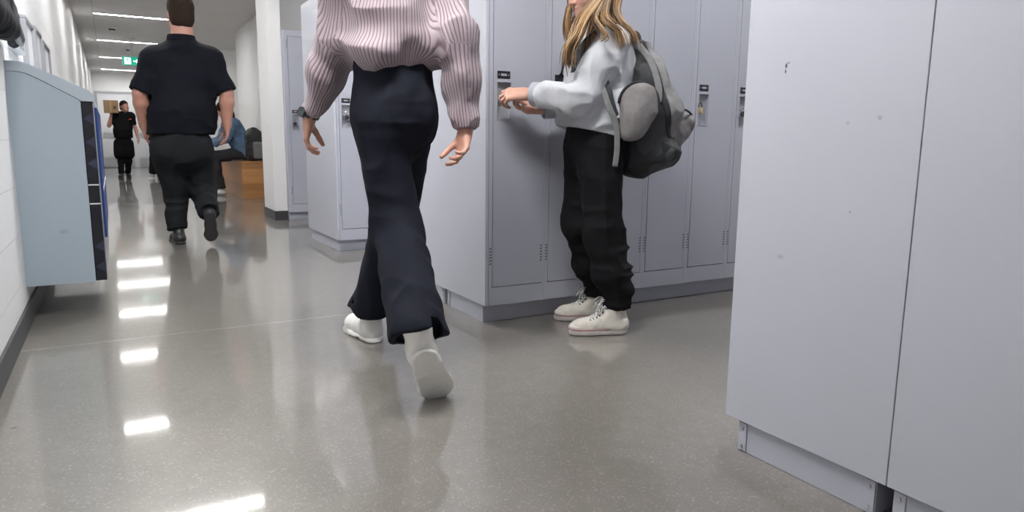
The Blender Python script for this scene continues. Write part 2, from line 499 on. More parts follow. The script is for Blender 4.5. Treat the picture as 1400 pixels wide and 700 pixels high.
for y in (1.7, 4.35, 6.95, 9.6, 12.93, 16.3, 19.6, 22.95):
    lab = ('slim white ceiling light strip across the corridor, '+cl[y]) if y in cl else {9.6: 'slim ceiling light strip over the corridor just out of view above the broad man',
        6.95: 'ceiling light strip mirrored as the nearest glare on the floor', 4.35: 'added wide ceiling light strip beyond the striding woman, unseen', 1.7: 'added wide ceiling light strip just in front of the camera, unseen'}[y]
    ceiling_light(-.1, 1.08, y, lab, 'corridor ceiling light strips', .032 if y > 6 else .13, m=M_lamp_far if y > 6 else M_lamp)  # two nearest strips are added and widened to brighten the foreground
lamps2 = [(2.7, 4.5), (4.4, 4.5), (2.3, 2.1), (4.0, 2.1), (3.2, 6.9), (4.7, 6.9)]  # invented fill lamps that light the locker bays from outside the frame
for i, (x, y) in enumerate(lamps2):
    ceiling_light(x, x+1.2, y, 'slim fill light strip added over the locker bays, unseen', 'added ceiling fill lights')
ceiling_light(2.55, 3.1, 15.0, 'slim fill light strip added over the side opening, unseen', 'added ceiling fill lights')  # added lamp, kept unseen, to light the side opening

# smoke detector, small sprinkler
M_dk = mat('dark_plastic', (.03, .03, .032), .4)
M_wp = mat('white_plastic', (.7, .7, .7), .4)
def detector(x, y, r_, label):
    r = empty('smoke_detector', (x, y, ZC)); tag(r, label, 'smoke detector', 'ceiling detectors')
    MB().cyl((0, 0, 0), (0, 0, -.02), r_, r_*.95, 24).build('base', M_wp, r, auto=40)
    MB().cyl((0, 0, -.02), (0, 0, -.045), r_*.78, r_*.62, 24).build('sensor_ring', M_dk, r, auto=40)
    MB().cyl((0, 0, -.045), (0, 0, -.06), r_*.55, r_*.35, 24).build('cap', M_wp, r, auto=40)
detector(.15, 14.5, .075, 'round ceiling smoke detector between the two nearest light strips')
detector(.45, 17.6, .05, 'smaller round detector on the ceiling above the exit sign')

# exit sign
M_green = mat('exit_green', (.0, .28, .2), .4, emit=((0, .45, .3), .3))
M_white = mat('exit_white', (.9, .9, .9), .4, emit=((.85, 1, .95), .7))
sx, sy, sz = .455, 15.6, 2.325
r = tag(empty('exit_sign', (sx, sy, sz)), 'green and white running man exit sign hanging from the corridor ceiling', 'exit sign')
MB().box(-.17, .17, -.02, .02, -.085, .085, .006).build('housing', M_alu, r)
MB().box(-.163, .163, -.026, -.02, -.078, .078).build('face', M_green, r)
q = MB(); q.box(-.13, -.02, -.03, -.026, -.06, .06); 
q.build('pictogram_door', M_white, r)
q = MB()                                                        # running figure
q.cyl((-.07, -.031, .044), (-.07, -.034, .044), .011, n=12)
for a, b_ in (((-.07, .032), (-.078, -.002)), ((-.078, -.002), (-.055, -.022)), ((-.055, -.022), (-.06, -.048)), ((-.078, -.002), (-.092, -.028)), ((-.092, -.028), (-.112, -.03)), ((-.07, .028), (-.045, .01)), ((-.07, .028), (-.095, .015))):
    q.tube([(a[0], -.033, a[1]), (b_[0], -.033, b_[1])], .006, 6)
q.build('running_figure', M_green, r)
q = MB(); q.prism([(.02, .01), (.07, .01), (.07, .04), (.13, 0), (.07, -.04), (.07, -.01), (.02, -.01)], 'y', -.031, -.026)
q.build('arrow', M_white, r)
MB().box(-.08, .08, -.03, .03, ZC-sz-.05, ZC-sz, .004).build('ceiling_mount', M_alu, r)
MB().box(-.012, .012, -.01, .01, .08, ZC-sz-.04).build('hanger', M_alu, r)

# things on the left wall
M_grey = mat('grey_frame', (.3, .31, .33), .4)
M_paper = mat('notice_paper', (.55, .56, .6), .6)
def wall_frame(y0, y1, z0, z1, label, name='notice_frame', cat='frame'):
    r = tag(empty(name, (XL, (y0+y1)/2, z0)), label, cat, 'grey frames on the left wall')
    h, w = z1-z0, (y1-y0)/2
    q = MB()
    for a, b_, c_, d in ((-w, w, 0, .02), (-w, w, h-.02, h), (-w, -w+.03, .02, h-.02), (w-.03, w, .02, h-.02)): q.box(0, .028, a, b_, c_, d, .003)
    q.build('frame', M_grey, r)
    MB().box(0, .014, -w+.03, w-.03, .02, h-.02).build('sheet', M_paper, r)
wall_frame(4.78, 5.28, 1.2, 1.52, 'grey notice frame on the left wall, nearest of the three above the cabinet')
wall_frame(5.4, 5.88, 1.2, 1.545, 'grey notice frame on the left wall, middle of the three')
wall_frame(6.0, 6.6, 1.24, 1.53, 'grey notice frame on the left wall, farthest of the three')
M_box = mat('control_box', (.5, .51, .53), .4)
r = tag(empty('control_box', (XL-.001, 4.3, 1.27)), 'small pale grey control box on the left wall under the black bag', 'control box')
MB().box(0, .035, -.2, .2, 0, .09, .006, 2).build('body', M_box, r)
MB().box(.035, .038, -.15, .15, .02, .07, .001).build('grille', M_grey, r)
# ================================================================== lockers
M_lock = mat('locker_enamel', (.42, .435, .5), .33, var=(3, .02))
M_lock2 = mat('locker_door_enamel', (.40, .415, .48), .33, var=(3, .02))
M_hole = mat('locker_dark_slot', (.04, .04, .05), .6)
M_recess = mat('locker_recess', (.34, .35, .38), .35)
M_plate = mat('number_plate', (.012, .013, .02), .35)
M_plink = mat('number_plate_print', (.4, .41, .44), .4)
UW, ZB, ZT = .308, .09, 1.98


def locker(depth=.46, row='front'):
    """one 12-inch locker; origin at the bottom front left corner, front facing -Y"""
    r = empty('locker')
    q = MB(); g = .0006
    x0, x1 = g, UW-g
    q.box(x0, x0+.018, 0, .03, ZB, ZT); q.box(x1-.012, x1, 0, .03, ZB, ZT)          # front frame
    q.box(x0+.018, x1-.012, 0, .03, ZB, ZB+.086); q.box(x0+.018, x1-.012, 0, .03, 1.925, ZT)
    q.box(x0, x0+.006, .03, depth, ZB, ZT); q.box(x1-.006, x1, .03, depth, ZB, ZT)
    q.box(x0+.006, x1-.006, depth-.006, depth, ZB, ZT); q.box(x0+.006, x1-.006, .03, depth-.006, ZT-.01, ZT); q.box(x0+.006, x1-.006, .03, depth-.006, ZB, ZB+.01)
    q.build('carcass', M_lock, r)
    # door with a real recess
    dx0, dx1, dz0, dz1 = x0+.0205, x1-.0145, ZB+.0895, 1.9215
    rx0, rx1, rz0, rz1 = .040, .110, .958, 1.121
    q = MB(); f0, f1 = -.0015, .02
    q.box(dx0, rx0, f0, f1, dz0, dz1); q.box(rx1, dx1, f0, f1, dz0, dz1)
    q.box(rx0, rx1, f0, f1, dz0, rz0); q.box(rx0, rx1, f0, f1, rz1, dz1)
    d = q.build('door', M_lock2, r)
    q = MB()
    q.box(rx0, rx1, .016, .018, rz0, rz1)
    q.build('handle_recess', M_recess, d)
    q = MB()                                                    # lip round the recess and the latch lift
    q.box(rx0-.003, rx0, -.004, f0, rz0-.003, rz1+.003); q.box(rx1, rx1+.003, -.004, f0, rz0-.003, rz1+.003)
    q.box(rx0, rx1, -.004, f0, rz1, rz1+.003); q.box(rx0, rx1, -.004, f0, rz0-.003, rz0)
    q.box(rx0+.004, rx0+.02, -.004, .016, rz1-.075, rz1-.07); q.box(rx0+.004, rx0+.009, .003, .016, rz1-.085, rz1-.06)
    q.build('latch', M_lock, d)
    MB().box(rx0, rx0+.066, -.0035, f0, 1.137, 1.170, .0008).build('number_plate', M_plate, d)
    q = MB()
    q.box(rx0+.018, rx0+.048, -.0042, -.0035, 1.1485, 1.159, .0003); q.box(rx0+.006, rx0+.011, -.0042, -.0035, 1.151, 1.156); q.box(rx0+.055, rx0+.060, -.0042, -.0035, 1.151, 1.156)
    q.build('plate_print', M_plink, d)
    for zb in (.285, 1.80):                                     # louvre slots beside both door edges
        for cx in (x0+.0095, dx1-.006):
            q = MB(); bmv = q.bm
            fy = -.0006 if cx < .03 else -.0022
            for k in range(6):
                z = zb+k*.0145; s_ = .0055; t_ = .0052
                A = [bmv.verts.new((cx-s_, fy, z)), bmv.verts.new((cx+s_, fy, z+.005)), bmv.verts.new((cx+s_, fy, z+.005+t_)), bmv.verts.new((cx-s_, fy, z+t_))]
                B = [bmv.verts.new((v.co.x, fy+.0005, v.co.z)) for v in A]
                bmv.faces.new(A); bmv.faces.new(B[::-1])
                for i in range(4): bmv.faces.new((A[i], B[i], B[(i+1) % 4], A[(i+1) % 4]))
            q.build('louvre', M_hole, r)
    q = MB()                                                    # hinge knuckles down the right-hand edge
    for k in range(38):
        z = dz0+.02+k*.0455
        q.cyl((x1-.0133, -.001, z), (x1-.0133, -.001, z+.03), .0022, n=6)
    q.build('piano_hinge', M_lock, r)
    return r


proto = locker()
used = [False]
M_pad = mat('padlock_brass', (.8, .6, .35), .3, metal=.8)
M_ch = mat('chrome', (.7, .7, .72), .15, metal=1)
M_bk = mat('black_plastic', (.02, .02, .022), .35)


def place(x, y, rz, label, group):
    if not used[0]: o = proto; o.location = (x, y, 0); o.rotation_euler = (0, 0, rz); used[0] = True
    else: o = dup(proto, (x, y, 0), rz)
    tag(o, label, 'locker', group); return o


X0 = KX+.004
G = 'grey lockers of the middle block'
front = ['corner locker of the middle block that the young woman is reaching into',
         'grey locker behind the forearms of the young woman, second from the corner',
         'grey locker behind the back of the young woman, third from the corner',
         'grey locker hidden above by the backpack, fourth from the corner of the middle block',
         'grey locker with a small brass padlock, to the right of the backpack',
         'grey locker with a round black combination lock, cut off by the near end panel',
         'grey locker of the middle block completely hidden by the near end panel']
for i, lab in enumerate(front): place(X0+i*UW, 2.83, 0, lab, G)
def padlock(x, y, z, label, kind):
    r = tag(empty('padlock', (x, y, z)), label, 'padlock')
    q = MB(); n = 10
    pts = [(.011*math.cos(a), 0, .012+.011*math.sin(a)) for a in [PI*k/n for k in range(n+1)]]
    q.tube([(.011, 0, -.002)]+pts+[(-.011, 0, -.002)], .0028, 8)
    if kind == 'brass':
        q.build('shackle', M_bk, r, smooth=True); MB().box(-.014, .014, -.006, .006, -.034, 0, .003, 2).build('body', M_pad, r, auto=40)
    else:
        q.build('shackle', M_ch, r, smooth=True)
        MB().cyl((0, .008, -.022), (0, -.008, -.022), .025, .024, 28).build('body', M_ch, r, auto=40)
        dl = MB().cyl((0, -.008, -.022), (0, -.014, -.022), .018, .016, 24).build('dial', M_bk, r, auto=40)
        q = MB()
        for k in range(12):
            a = 2*PI*k/12; q.box(-.0006, .0006, -.0146, -.014, .0125, .0155, M=Matrix.Rotation(a, 4, 'Y'))
        q.build('dial_marks', M_plink, dl, loc=None).location = (0, 0, -.022)
padlock(X0+4*UW+.051, 2.83-.004, 1.05, 'small brass padlock with a black shackle in a locker recess', 'brass')
padlock(X0+5*UW+.060, 2.83-.006, 1.045, 'round chrome combination lock with a black dial on the rightmost visible locker', 'dial')
for i in range(7): place(X0+(i+1)*UW, 3.76, PI, 'grey locker on the far side of the middle block, hidden behind its front row', 'hidden rear lockers of the middle block')

# block behind the walking woman
place(X0, 5.30, 0, 'grey locker with a chrome combination lock just left of the striding woman', None)
for i in range(1, 6): place(X0+i*UW, 5.30, 0, 'grey locker of the second block hidden behind the striding woman and the middle block', 'hidden lockers of the second block')
for i in range(6): place(X0+(i+1)*UW, 6.235, PI, 'grey locker on the far side of the second block, out of sight', 'hidden rear lockers of the second block')
padlock(X0+.075, 5.30-.006, 1.05, 'chrome combination lock on the locker left of the striding woman', 'dial')
# row against the wall behind the column
place(1.64, 7.66, 0, 'grey locker with a black lock standing right beside the white column', None)
for i in range(1, 6): place(1.64+i*UW, 7.66, 0, 'grey locker in the row against the rear wall, hidden by the second block', 'hidden lockers along the rear wall')
padlock(1.64+.066, 7.66-.006, 1.05, 'small dark combination lock on the locker beside the white column', 'dial')
tag(MB().box(1.6155, 1.6395, 7.66, 7.74, .09, 1.98).build('filler_strip', M_lock), 'narrow grey filler strip between the white column and the far locker', 'filler strip')
# near block (doors face away from the camera side)
for i in range(6): place(X0+(i+1)*UW, 1.342, PI, 'grey locker of the near block, turned away behind its end panel', 'hidden lockers of the near block')
for i in range(6): place(X0+i*UW, .372, 0, 'grey locker of the near block facing backwards, hidden behind its end panel', 'hidden rear lockers of the near block')

# end panels
def panel(y0, y1, label, m):
    o = MB().box(KX-.012, KX+.0035, y0, y1, ZB, ZT, .0012, 1).build('locker_end_panel', m, loc=(KX, y0, ZB))
    return tag(o, label, 'locker end panel')
M_p1 = mat('end_panel_enamel', (.46, .475, .535), .36, var=(2, .015))
M_p2 = mat('near_panel_enamel', (.46, .475, .535), .36, var=(2, .015))
panel(2.832, 3.758, 'large grey side panel of the middle locker block, partly behind the striding woman', M_p1)
panel(5.302, 6.233, 'grey side panel of the second locker block, behind the hand with the watch', M_p1)
pn = panel(.8585, 1.340, 'large pale grey side panel with a small black chip, left of the seam', M_p2)
panel(.374, .8565, 'pale grey side panel at the right edge of the photo, right of the seam', mat('right_panel_enamel', (.46, .475, .535), .36, var=(2, .015)))
def on_panel(px, py):                                           # photo pixel -> point on the near panel plane
    d = CAMR.T @ np.array([(px-700)/F_PX, (py-350)/F_PX, 1.0]); p = np.array([0, 0, CAM_H])+d*(KX-.012)/d[0]
    return (p[0]-KX, p[1]-.8585, p[2]-ZB)
sp = []
for px, py, rad, col, st in ((1075, 90, (.02, .004, .007), (.02, .02, .04), 1), (1074, 98, (.02, .0022, .006), (.02, .02, .03), 1), (1078, 86, (.02, .005, .002), (.03, .03, .05), .7),
                             (1203, 161, (.02, .006, .006), (.2, .2, .22), .5), (1159, 168, (.02, .006, .005), (.2, .2, .22), .3), (1067, 351, (.02, .012, .006), (.2, .2, .22), .35), (1162, 290, (.02, .003, .003), (.15, .15, .18), .5)):
    sp.append((on_panel(px, py), rad, col, st))
add_spots(M_p2, sp)

# plinths
def plinth(x0, x1, y0, y1, label, group='grey plinths under the lockers', flange=()):
    q = MB(); q.box(x0, x1, y0, y1, 0, ZB-.001, .0015)
    o = q.build('plinth', M_lock, loc=(x0, y0, 0)); tag(o, label, 'plinth', group)
    for yy in flange:
        f = MB().box(-.0035, 0, yy-y0-.014, yy-y0+.014, .003, ZB-.006, .0008).build('mounting_flange', M_lock, o)
        q = MB()
        for z in (.018, .07): q.cyl((-.0035, yy-y0, z), (-.0065, yy-y0, z), .0045, n=10)
        q.build('screw_pair', M_steel, f)
    return o
xe = KX+7*UW
plinth(KX, xe, 2.877, 3.285, 'grey plinth under the front row of the middle locker block', flange=(3.262,))
plinth(KX, xe, 3.32, 3.71, 'grey plinth under the rear half of the middle locker block, beyond the dark gap', flange=(3.345,))
plinth(KX, KX+6*UW, 5.345, 5.765, 'grey plinth under the front row of the second locker block')
plinth(KX, KX+6*UW, 5.768, 6.19, 'grey plinth under the rear half of the second locker block')
plinth(1.62, 1.64+6*UW, 7.71, 8.15, 'grey plinth under the locker beside the white column')
plinth(KX, KX+6*UW, .885, 1.297, 'grey plinth with screwed flanges under the large near panel at the bottom right', flange=(1.281, .901))
plinth(KX, KX+6*UW, .42, .845, 'grey plinth right of the dark gap at the bottom right corner', flange=(.829,))
# ================================================================== wall cabinet at the left
M_cab = mat('cabinet_enamel', (.36, .43, .49), .4, var=(4, .015))
M_cab2 = mat('cabinet_cap_enamel', (.42, .48, .54), .35)
M_gfx = mat('black_graphic_panel', (.012, .013, .02), .3)
M_gfx2 = mat('slate_triangle', (.035, .04, .07), .3)
M_blue = mat('blue_panel', (.02, .05, .2), .35)
add_spots(M_cab, [((.165, -.0, .25), (.02, .05, .012), (.2, .22, .26), .4), ((.28, 0, .53), (.01, .05, .01), (.22, .24, .28), .3)])
CY, CY2 = 3.87, 5.3
r = tag(empty('wall_cabinet', (XL, CY, .165)), 'pale blue-grey cabinet with a sloping top fixed to the left wall above the floor', 'cabinet')
def cv(p): return [(a-XL, z-.165) for a, z in p]
body = [(XL, .165), (-.112, .165), (-.112, 1.02), (-.124, 1.032), (-.2, 1.075), (-.27, 1.115), (-.31, 1.135), (-.345, 1.142), (XL, 1.143)]
q = MB(); q.prism(cv(body), 'y', 0, CY2-CY); q.build('body', M_cab, r)
cap = [(XL, 1.1445), (-.345, 1.1435), (-.31, 1.1365), (-.27, 1.1165), (-.2, 1.0765), (-.124, 1.0335), (-.1105, 1.0215), (-.062, 1.0215), (-.062, 1.055), (-.075, 1.07), (-.16, 1.112), (-.24, 1.15), (-.3, 1.178), (-.335, 1.188), (XL, 1.188)]
q = MB(); q.prism(cv(cap), 'y', -.004, CY2-CY+.004); q.build('top_cap', M_cab2, r)
fx = -.112-XL
d = MB().box(fx+.001, fx+.047, 0, CY2-CY, 0.005, .8535, .003).build('front_panel', M_gfx, r)
for z0, s_ in ((.045, 1), (.145, 1), (.375+.165, 1), (.64, 1), (.75, 1)):
    q = MB(); q.prism([(fx+.046, z0), (fx+.046, z0+.055), (fx+.006, z0+.028)], 'y', -.0015, 0); q.build('triangle_print', M_gfx2, d)
for z0 in (.375, .465):
    MB().box(fx+.002, fx+.0465, -.0015, 0, z0, z0+.006).build('white_stripe', M_white if False else M_wp, d)
MB().box(fx+.047, fx+.051, .004, CY2-CY, .01, .85, .001).build('steel_edge', M_steel, d)
MB().box(fx+.051, fx+.062, .12, CY2-CY-.05, .2, .835, .002).build('blue_front', M_blue, d)
MB().box(fx+.062, fx+.064, .12, CY2-CY-.05, .435, .445).build('white_band', M_wp, d)

# black bag hanging on the wall near the top left corner
M_bag = mat('glossy_black_nylon', (.006, .007, .009), .65, spec=.2, bump=(35, .5))
M_bagg = mat('slate_nylon', (.05, .056, .07), .4, bump=(35, .4))
bl = np.array((XL, 3.35, 1.2))
F = Field((-.4, 2.7, 1.12), (-.2, 4.0, 1.95), .007)
F.box((-.345, 3.2, 1.57), (.038, .40, .30), r=.03, k=.03)
F.cone((-.34, 3.05, 1.27), (-.34, 3.6, 1.29), .04, .036, .04)
F.cone((-.345, 3.5, 1.36), (-.35, 3.92, 1.27), .036, .010, .03)
F.rough(folds([((9, 9, 5), .012, None, 1), ((22, 22, 10), .003, None, 1)], 3))
F.cut((-.382, 0, 0), (-1, 0, 0))
r = tag(empty('black_bag', tuple(bl)), 'glossy black bag hanging on the left wall at the top left corner', 'bag')
F.obj('bag_body', M_bag, r, bl)
F = Field((-.4, 3.3, 1.15), (-.22, 4.05, 1.6), .006)
F.cone((-.318, 3.5, 1.38), (-.318, 3.86, 1.285), .03, .012, .04, fl=((1, 0, 0), .8)); F.cone((-.318, 3.5, 1.31), (-.322, 3.91, 1.265), .026, .008, .03)
F.rough(folds([((20, 20, 14), .004, None, 1)], 9)); F.obj('side_pocket', M_bagg, r, bl)
MB().tube([(.02, -.25, .7), (.025, -.2, .76), (.03, -.1, .79), (.02, 0, .76), (.04, .05, .7)], .009, 8).build('strap', M_bagg, r)
MB().cyl((0, -.1, .79), (.045, -.1, .79), .008, n=10).build('wall_hook', M_steel, r)

# bench
M_oak = mat('honey_wood', (.42, .22, .085), .28)
nt, b = nodes(M_oak); tc = nt.nodes.new('ShaderNodeTexCoord')
mp = nt.nodes.new('ShaderNodeMapping'); mp.inputs['Scale'].default_value = (1.5, 1.5, 22); nt.links.new(tc.outputs['Object'], mp.inputs['Vector'])
nz = nt.nodes.new('ShaderNodeTexNoise'); nz.inputs['Scale'].default_value = 2.5; nz.inputs['Detail'].default_value = 6; nz.inputs['Distortion'].default_value = .6
nt.links.new(mp.outputs[0], nz.inputs['Vector'])
xyz = nt.nodes.new('ShaderNodeSeparateXYZ'); nt.links.new(tc.outputs['Object'], xyz.inputs[0])
zz = nmath(nt, 'DIVIDE', xyz.outputs['Z'], .108)
wn = nt.nodes.new('ShaderNodeTexWhiteNoise'); wn.noise_dimensions = '1D'; nt.links.new(nmath(nt, 'FLOOR', zz), wn.inputs['W'])
c = nmix(nt, nz.outputs['Fac'], (.52, .27, .1), (.3, .13, .045))
c = nmix(nt, 1, c, nmix(nt, wn.outputs['Value'], (.75, .72, .7), (1.15, 1.12, 1.1)), 'MULTIPLY')
nt.links.new(c, b.inputs['Base Color'])
r = tag(empty('wooden_bench', (1.64, 10.9, 0)), 'honey coloured wooden box bench against the wall beyond the white column', 'bench')
q = MB(); q.box(0, .43, 0, .03, 0, .512, .003); q.build('end_board', M_oak, r)
q = MB(); q.box(0, .43, 2.37, 2.4, 0, .512, .003); q.build('end_board', M_oak, r)
MB().box(0, .03, .031, 2.369, 0, .512, .002).build('front_board', M_oak, r)
MB().box(-.004, .432, -.004, 2.404, .513, .54, .004).build('seat_board', M_oak, r)
# backpack standing on the bench by the wall
M_bp1 = mat('black_backpack_nylon', (.015, .016, .02), .6, bump=(50, .4))
M_bp2 = mat('grey_backpack_nylon', (.13, .135, .14), .65, bump=(50, .4))
bl = np.array((1.9, 11.25, .54))
F = Field((1.68, 11.0, .5), (2.08, 11.6, 1.12), .009)
F.box((1.9, 11.26, .76), (.12, .15, .215), r=.06, k=.05); F.ell((1.88, 11.26, .9), (.11, .14, .14), k=.05)
F.rough(folds([((12, 12, 8), .01, None, 1)], 5)); F.cut((0, 0, .546), (0, 0, -1))
r = tag(empty('backpack', tuple(bl)), 'black and grey backpack standing on the wooden bench against the wall', 'backpack')
F.obj('main_compartment', M_bp1, r, bl)
F = Field((1.78, 11.0, .5), (2.08, 11.3, .95), .008)
F.box((1.93, 11.1, .7), (.085, .035, .13), r=.03); F.rough(folds([((14, 14, 9), .006, None, 1)], 6)); F.obj('front_pocket', M_bp2, r, bl)
MB().tube([(0, .0, .4), (0, -.03, .46), (0, .03, .475), (0, .07, .42)], .012, 8).build('grab_handle', M_bp1, r, smooth=True)
MB().tube([(-.1, -.05, .38), (-.16, -.06, .25), (-.17, -.05, .1), (-.12, -.04, .01)], .015, 8, flat=((1, 0, 0), .4)).build('shoulder_strap', M_bp2, r, smooth=True)
# ================================================================== people: shared shapes
def V3(*a): return np.array(a, float)
def frame(f, u):
    f = unit(f); u = np.array(u, float); u = unit(u-f*(u@f)); return f, u, np.cross(f, u)      # forward, up, right


M_eye = mat('eye_white', (.75, .73, .7), .15)
M_iris = mat('iris', (.06, .045, .03), .1)


def skin_mat(name, col):
    return mat(name, col, .5, sss=.12, var=(26, .06), bump=(220, .08))


def head(F, c, f, u, s=1.0, neck=None, rn=.055, jaw=1.0):
    """c = point midway between the ears; s = size; returns eye centres"""
    f, u, r = frame(f, u); R = [r, f, u]
    p = lambda a, b, d: c+(r*a+f*b+u*d)*s
    F.ell(p(0, -.012, .035), (.075*s, .095*s, .088*s), R, k=.02)                # cranium
    F.ell(p(0, .03, -.03), (.062*s*jaw, .062*s, .082*s), R, k=.03)                  # face
    F.ell(p(0, .05, -.078), (.034*s*jaw, .034*s, .03*s), R, k=.03)                  # jaw
    F.ell(p(0, .07, -.092), (.018*s, .016*s, .016*s), R, k=.02)                 # chin
    for q in (-1, 1): F.ell(p(q*.038, .055, -.028), (.024*s, .024*s, .026*s), R, k=.025)      # cheeks
    F.ell(p(0, .068, .03), (.05*s, .022*s, .014*s), R, k=.02)                   # brow
    for q in (-1, 1): F.ell(p(q*.031, .1, .006), (.017*s, .017*s, .012*s), R, k=.014, op='sub')
    F.cone(p(0, .086, .012), p(0, .106, -.026), .0075*s, .0115*s, k=.01)         # nose
    for q in (-1, 1): F.ell(p(q*.011, .096, -.031), (.0075*s, .009*s, .0065*s), R, k=.006)
    F.ell(p(0, .085, -.052), (.023*s, .011*s, .0055*s), R, k=.006)              # lips
    F.ell(p(0, .082, -.063), (.020*s, .011*s, .0065*s), R, k=.006)
    F.ell(p(0, .096, -.0575), (.022*s, .006*s, .0014*s), R, k=.003, op='sub')
    for q in (-1, 1):
        F.ell(p(q*.074, -.008, -.004), (.007*s, .018*s, .031*s), R, k=.006)
        F.ell(p(q*.081, -.004, -.002), (.004*s, .009*s, .018*s), R, k=.004, op='sub')
    if neck is not None:
        F.cone(p(0, -.02, -.06), neck, rn, rn*1.12, k=.03)
    return [p(q*.031, .0715, .007) for q in (-1, 1)]


def eyes(pts, f, parent, base, s=1.0):
    f = unit(f)
    for e in pts:
        o = MB().sph(tuple(e), .0118*s, 16).build('eye', M_eye, parent, smooth=True)
        o.data.transform(Matrix.Translation(-Vector(base)))
        ir = MB().sph(tuple(e+f*.0068*s), .0065*s, 12).build('iris', M_iris, o, smooth=True); ir.data.transform(Matrix.Translation(-Vector(base)))


def hand(F, w, d, n, t, s=1.0, curl=(.25, .35, .25), spread=.06, thumb=(.8, .55, .35), per=None, rw=.024, thumb_curl=.35):
    """w wrist, d direction of the hand, n palm normal (towards the inside), t towards the thumb side"""
    d = unit(d); n = unit(np.array(n)-d*(np.array(n)@d)); t0 = np.cross(d, n); t = t0 if t0@np.array(t) > 0 else -t0
    P = lambda a, b, c_=0: w+(d*a+t*b+n*c_)*s
    F.cone(P(-.01, 0), P(.03, 0), rw*s, .027*s, k=.012, fl=(n, .75))
    for b_, l in ((.026, .083), (.009, .088), (-.009, .084), (-.025, .076)):      # palm ridges
        F.cone(P(.02, b_*.6), P(l, b_), .0155*s, .0115*s, k=.012, fl=(n, .9))
    F.cone(P(.018, .018, .006), P(.05, .027, .008), .016*s, .012*s, k=.014)       # ball of the thumb
    base = [(.084, .029, .070, .0088), (.09, .0095, .078, .009), (.086, -.010, .073, .0086), (.077, -.028, .058, .0076)]
    for i, (a, b_, L, r) in enumerate(base):
        cc = per[i] if per else curl; sp = spread*(1.2-.9*i)
        p0 = P(a, b_); ang = 0; rr = r
        for j, fr in enumerate((.46, .30, .24)):
            ang += cc[j]
            v = d*math.cos(ang)+n*math.sin(ang); v = unit(v+t*sp*math.cos(ang))
            p1 = p0+v*L*fr*s; r1 = rr*.93
            F.cone(p0, p1, rr*s, r1*s, k=.0045 if j else .007); p0 = p1; rr = r1
    p0 = P(.03, .026, .006); v = unit(d*thumb[0]+t*thumb[1]+n*thumb[2]); r = .0125
    for j, L in enumerate((.042, .032, .025)):
        p1 = p0+v*L*s; F.cone(p0, p1, r*s, r*.9*s, k=.006); r *= .9; p0 = p1
        v = unit(v+(d*.5+n*.4-t*.35)*thumb_curl)


def arm(F, sh, el, wr, ru=.045, rf=.04, rw=.026):
    F.cone(sh, el, ru, rf*.95, k=.03)
    m_ = el+(wr-el)*.28
    F.cone(el, m_, rf*.95, rf*1.02, k=.02); F.cone(m_, wr, rf*1.02, rw, k=.02)


def leg(F, hip, kn, an, rt=.075, rk=.05, ra=.036):
    F.cone(hip, kn, rt, rk, k=.03); m_ = kn+(an-kn)*.3; F.cone(kn, m_, rk, rk*1.0, k=.02); F.cone(m_, an, rk, ra, k=.02)


def shoe_field(F, heel, toe, up, h=.07, w=.045, ball=None, sole=.012, toe_up=0.0):
    """smooth shoe body from heel to toe; returns basis"""
    f = unit(toe-heel); u = unit(np.array(up)-f*(np.array(up)@f)); r = np.cross(f, u); L = np.linalg.norm(toe-heel)
    p = lambda a, b, c_: heel+f*a*L+r*b+u*c_
    return f, u, r, L, p


def bbox_field(pts, pad, h):
    P = np.array(pts); return Field(P.min(0)-pad, P.max(0)+pad, h)


def tube_hair(name, m_, parent, base, strands, seg=10):
    q = MB()
    for pts, r0 in strands:
        n = len(pts); rr = [r0*(1-.75*(i/(n-1))**2) for i in range(n)]
        q.tube([np.array(p)-base for p in pts], rr, 6, cap=True)
    rv = random.Random(9); vals = []
    for pts, r0 in strands: v = rv.random(); vals += [v]*(len(pts)*6)
    o = q.build(name, m_, parent, smooth=True)
    at_ = o.data.attributes.new('lock', 'FLOAT', 'POINT'); at_.data.foreach_set('value', vals)
    return o


def spline(pts, n):
    """Catmull-Rom through pts"""
    P = [np.array(p, float) for p in pts]; P = [2*P[0]-P[1]]+P+[2*P[-1]-P[-2]]; out = []
    for i in range(1, len(P)-2):
        for k in range(n):
            t = k/n; a, b_, c_, d = P[i-1:i+3]
            out.append(.5*((2*b_)+(-a+c_)*t+(2*a-5*b_+4*c_-d)*t*t+(-a+3*b_-3*c_+d)*t**3))
    return out+[P[-2]]


def limb_phase(me, V, limbs, scale=1.0):
    """stores, per vertex, distance round the nearest limb axis (for stripes that run along the sleeves and body)
    limbs: (a, b, radius, zero direction)"""
    best = np.full(len(V), 1e9); ph = np.zeros(len(V))
    for a, b_, r, z in limbs:
        ba = b_-a; L = np.linalg.norm(ba); t = np.clip(((V-a)@ba)/L**2, 0, 1); v = V-a-t[:, None]*ba; d = np.linalg.norm(v, axis=1)/r
        e1 = unit(np.array(z)-ba*(np.array(z)@ba)/L**2); e2 = np.cross(ba/L, e1)
        an = np.arctan2(v@e2, v@e1)*r*scale; mk = d < best; ph[mk] = an[mk]; best[mk] = d[mk]
    at_ = me.attributes.new('stripe', 'FLOAT', 'POINT'); at_.data.foreach_set('value', ph.astype(np.float32))
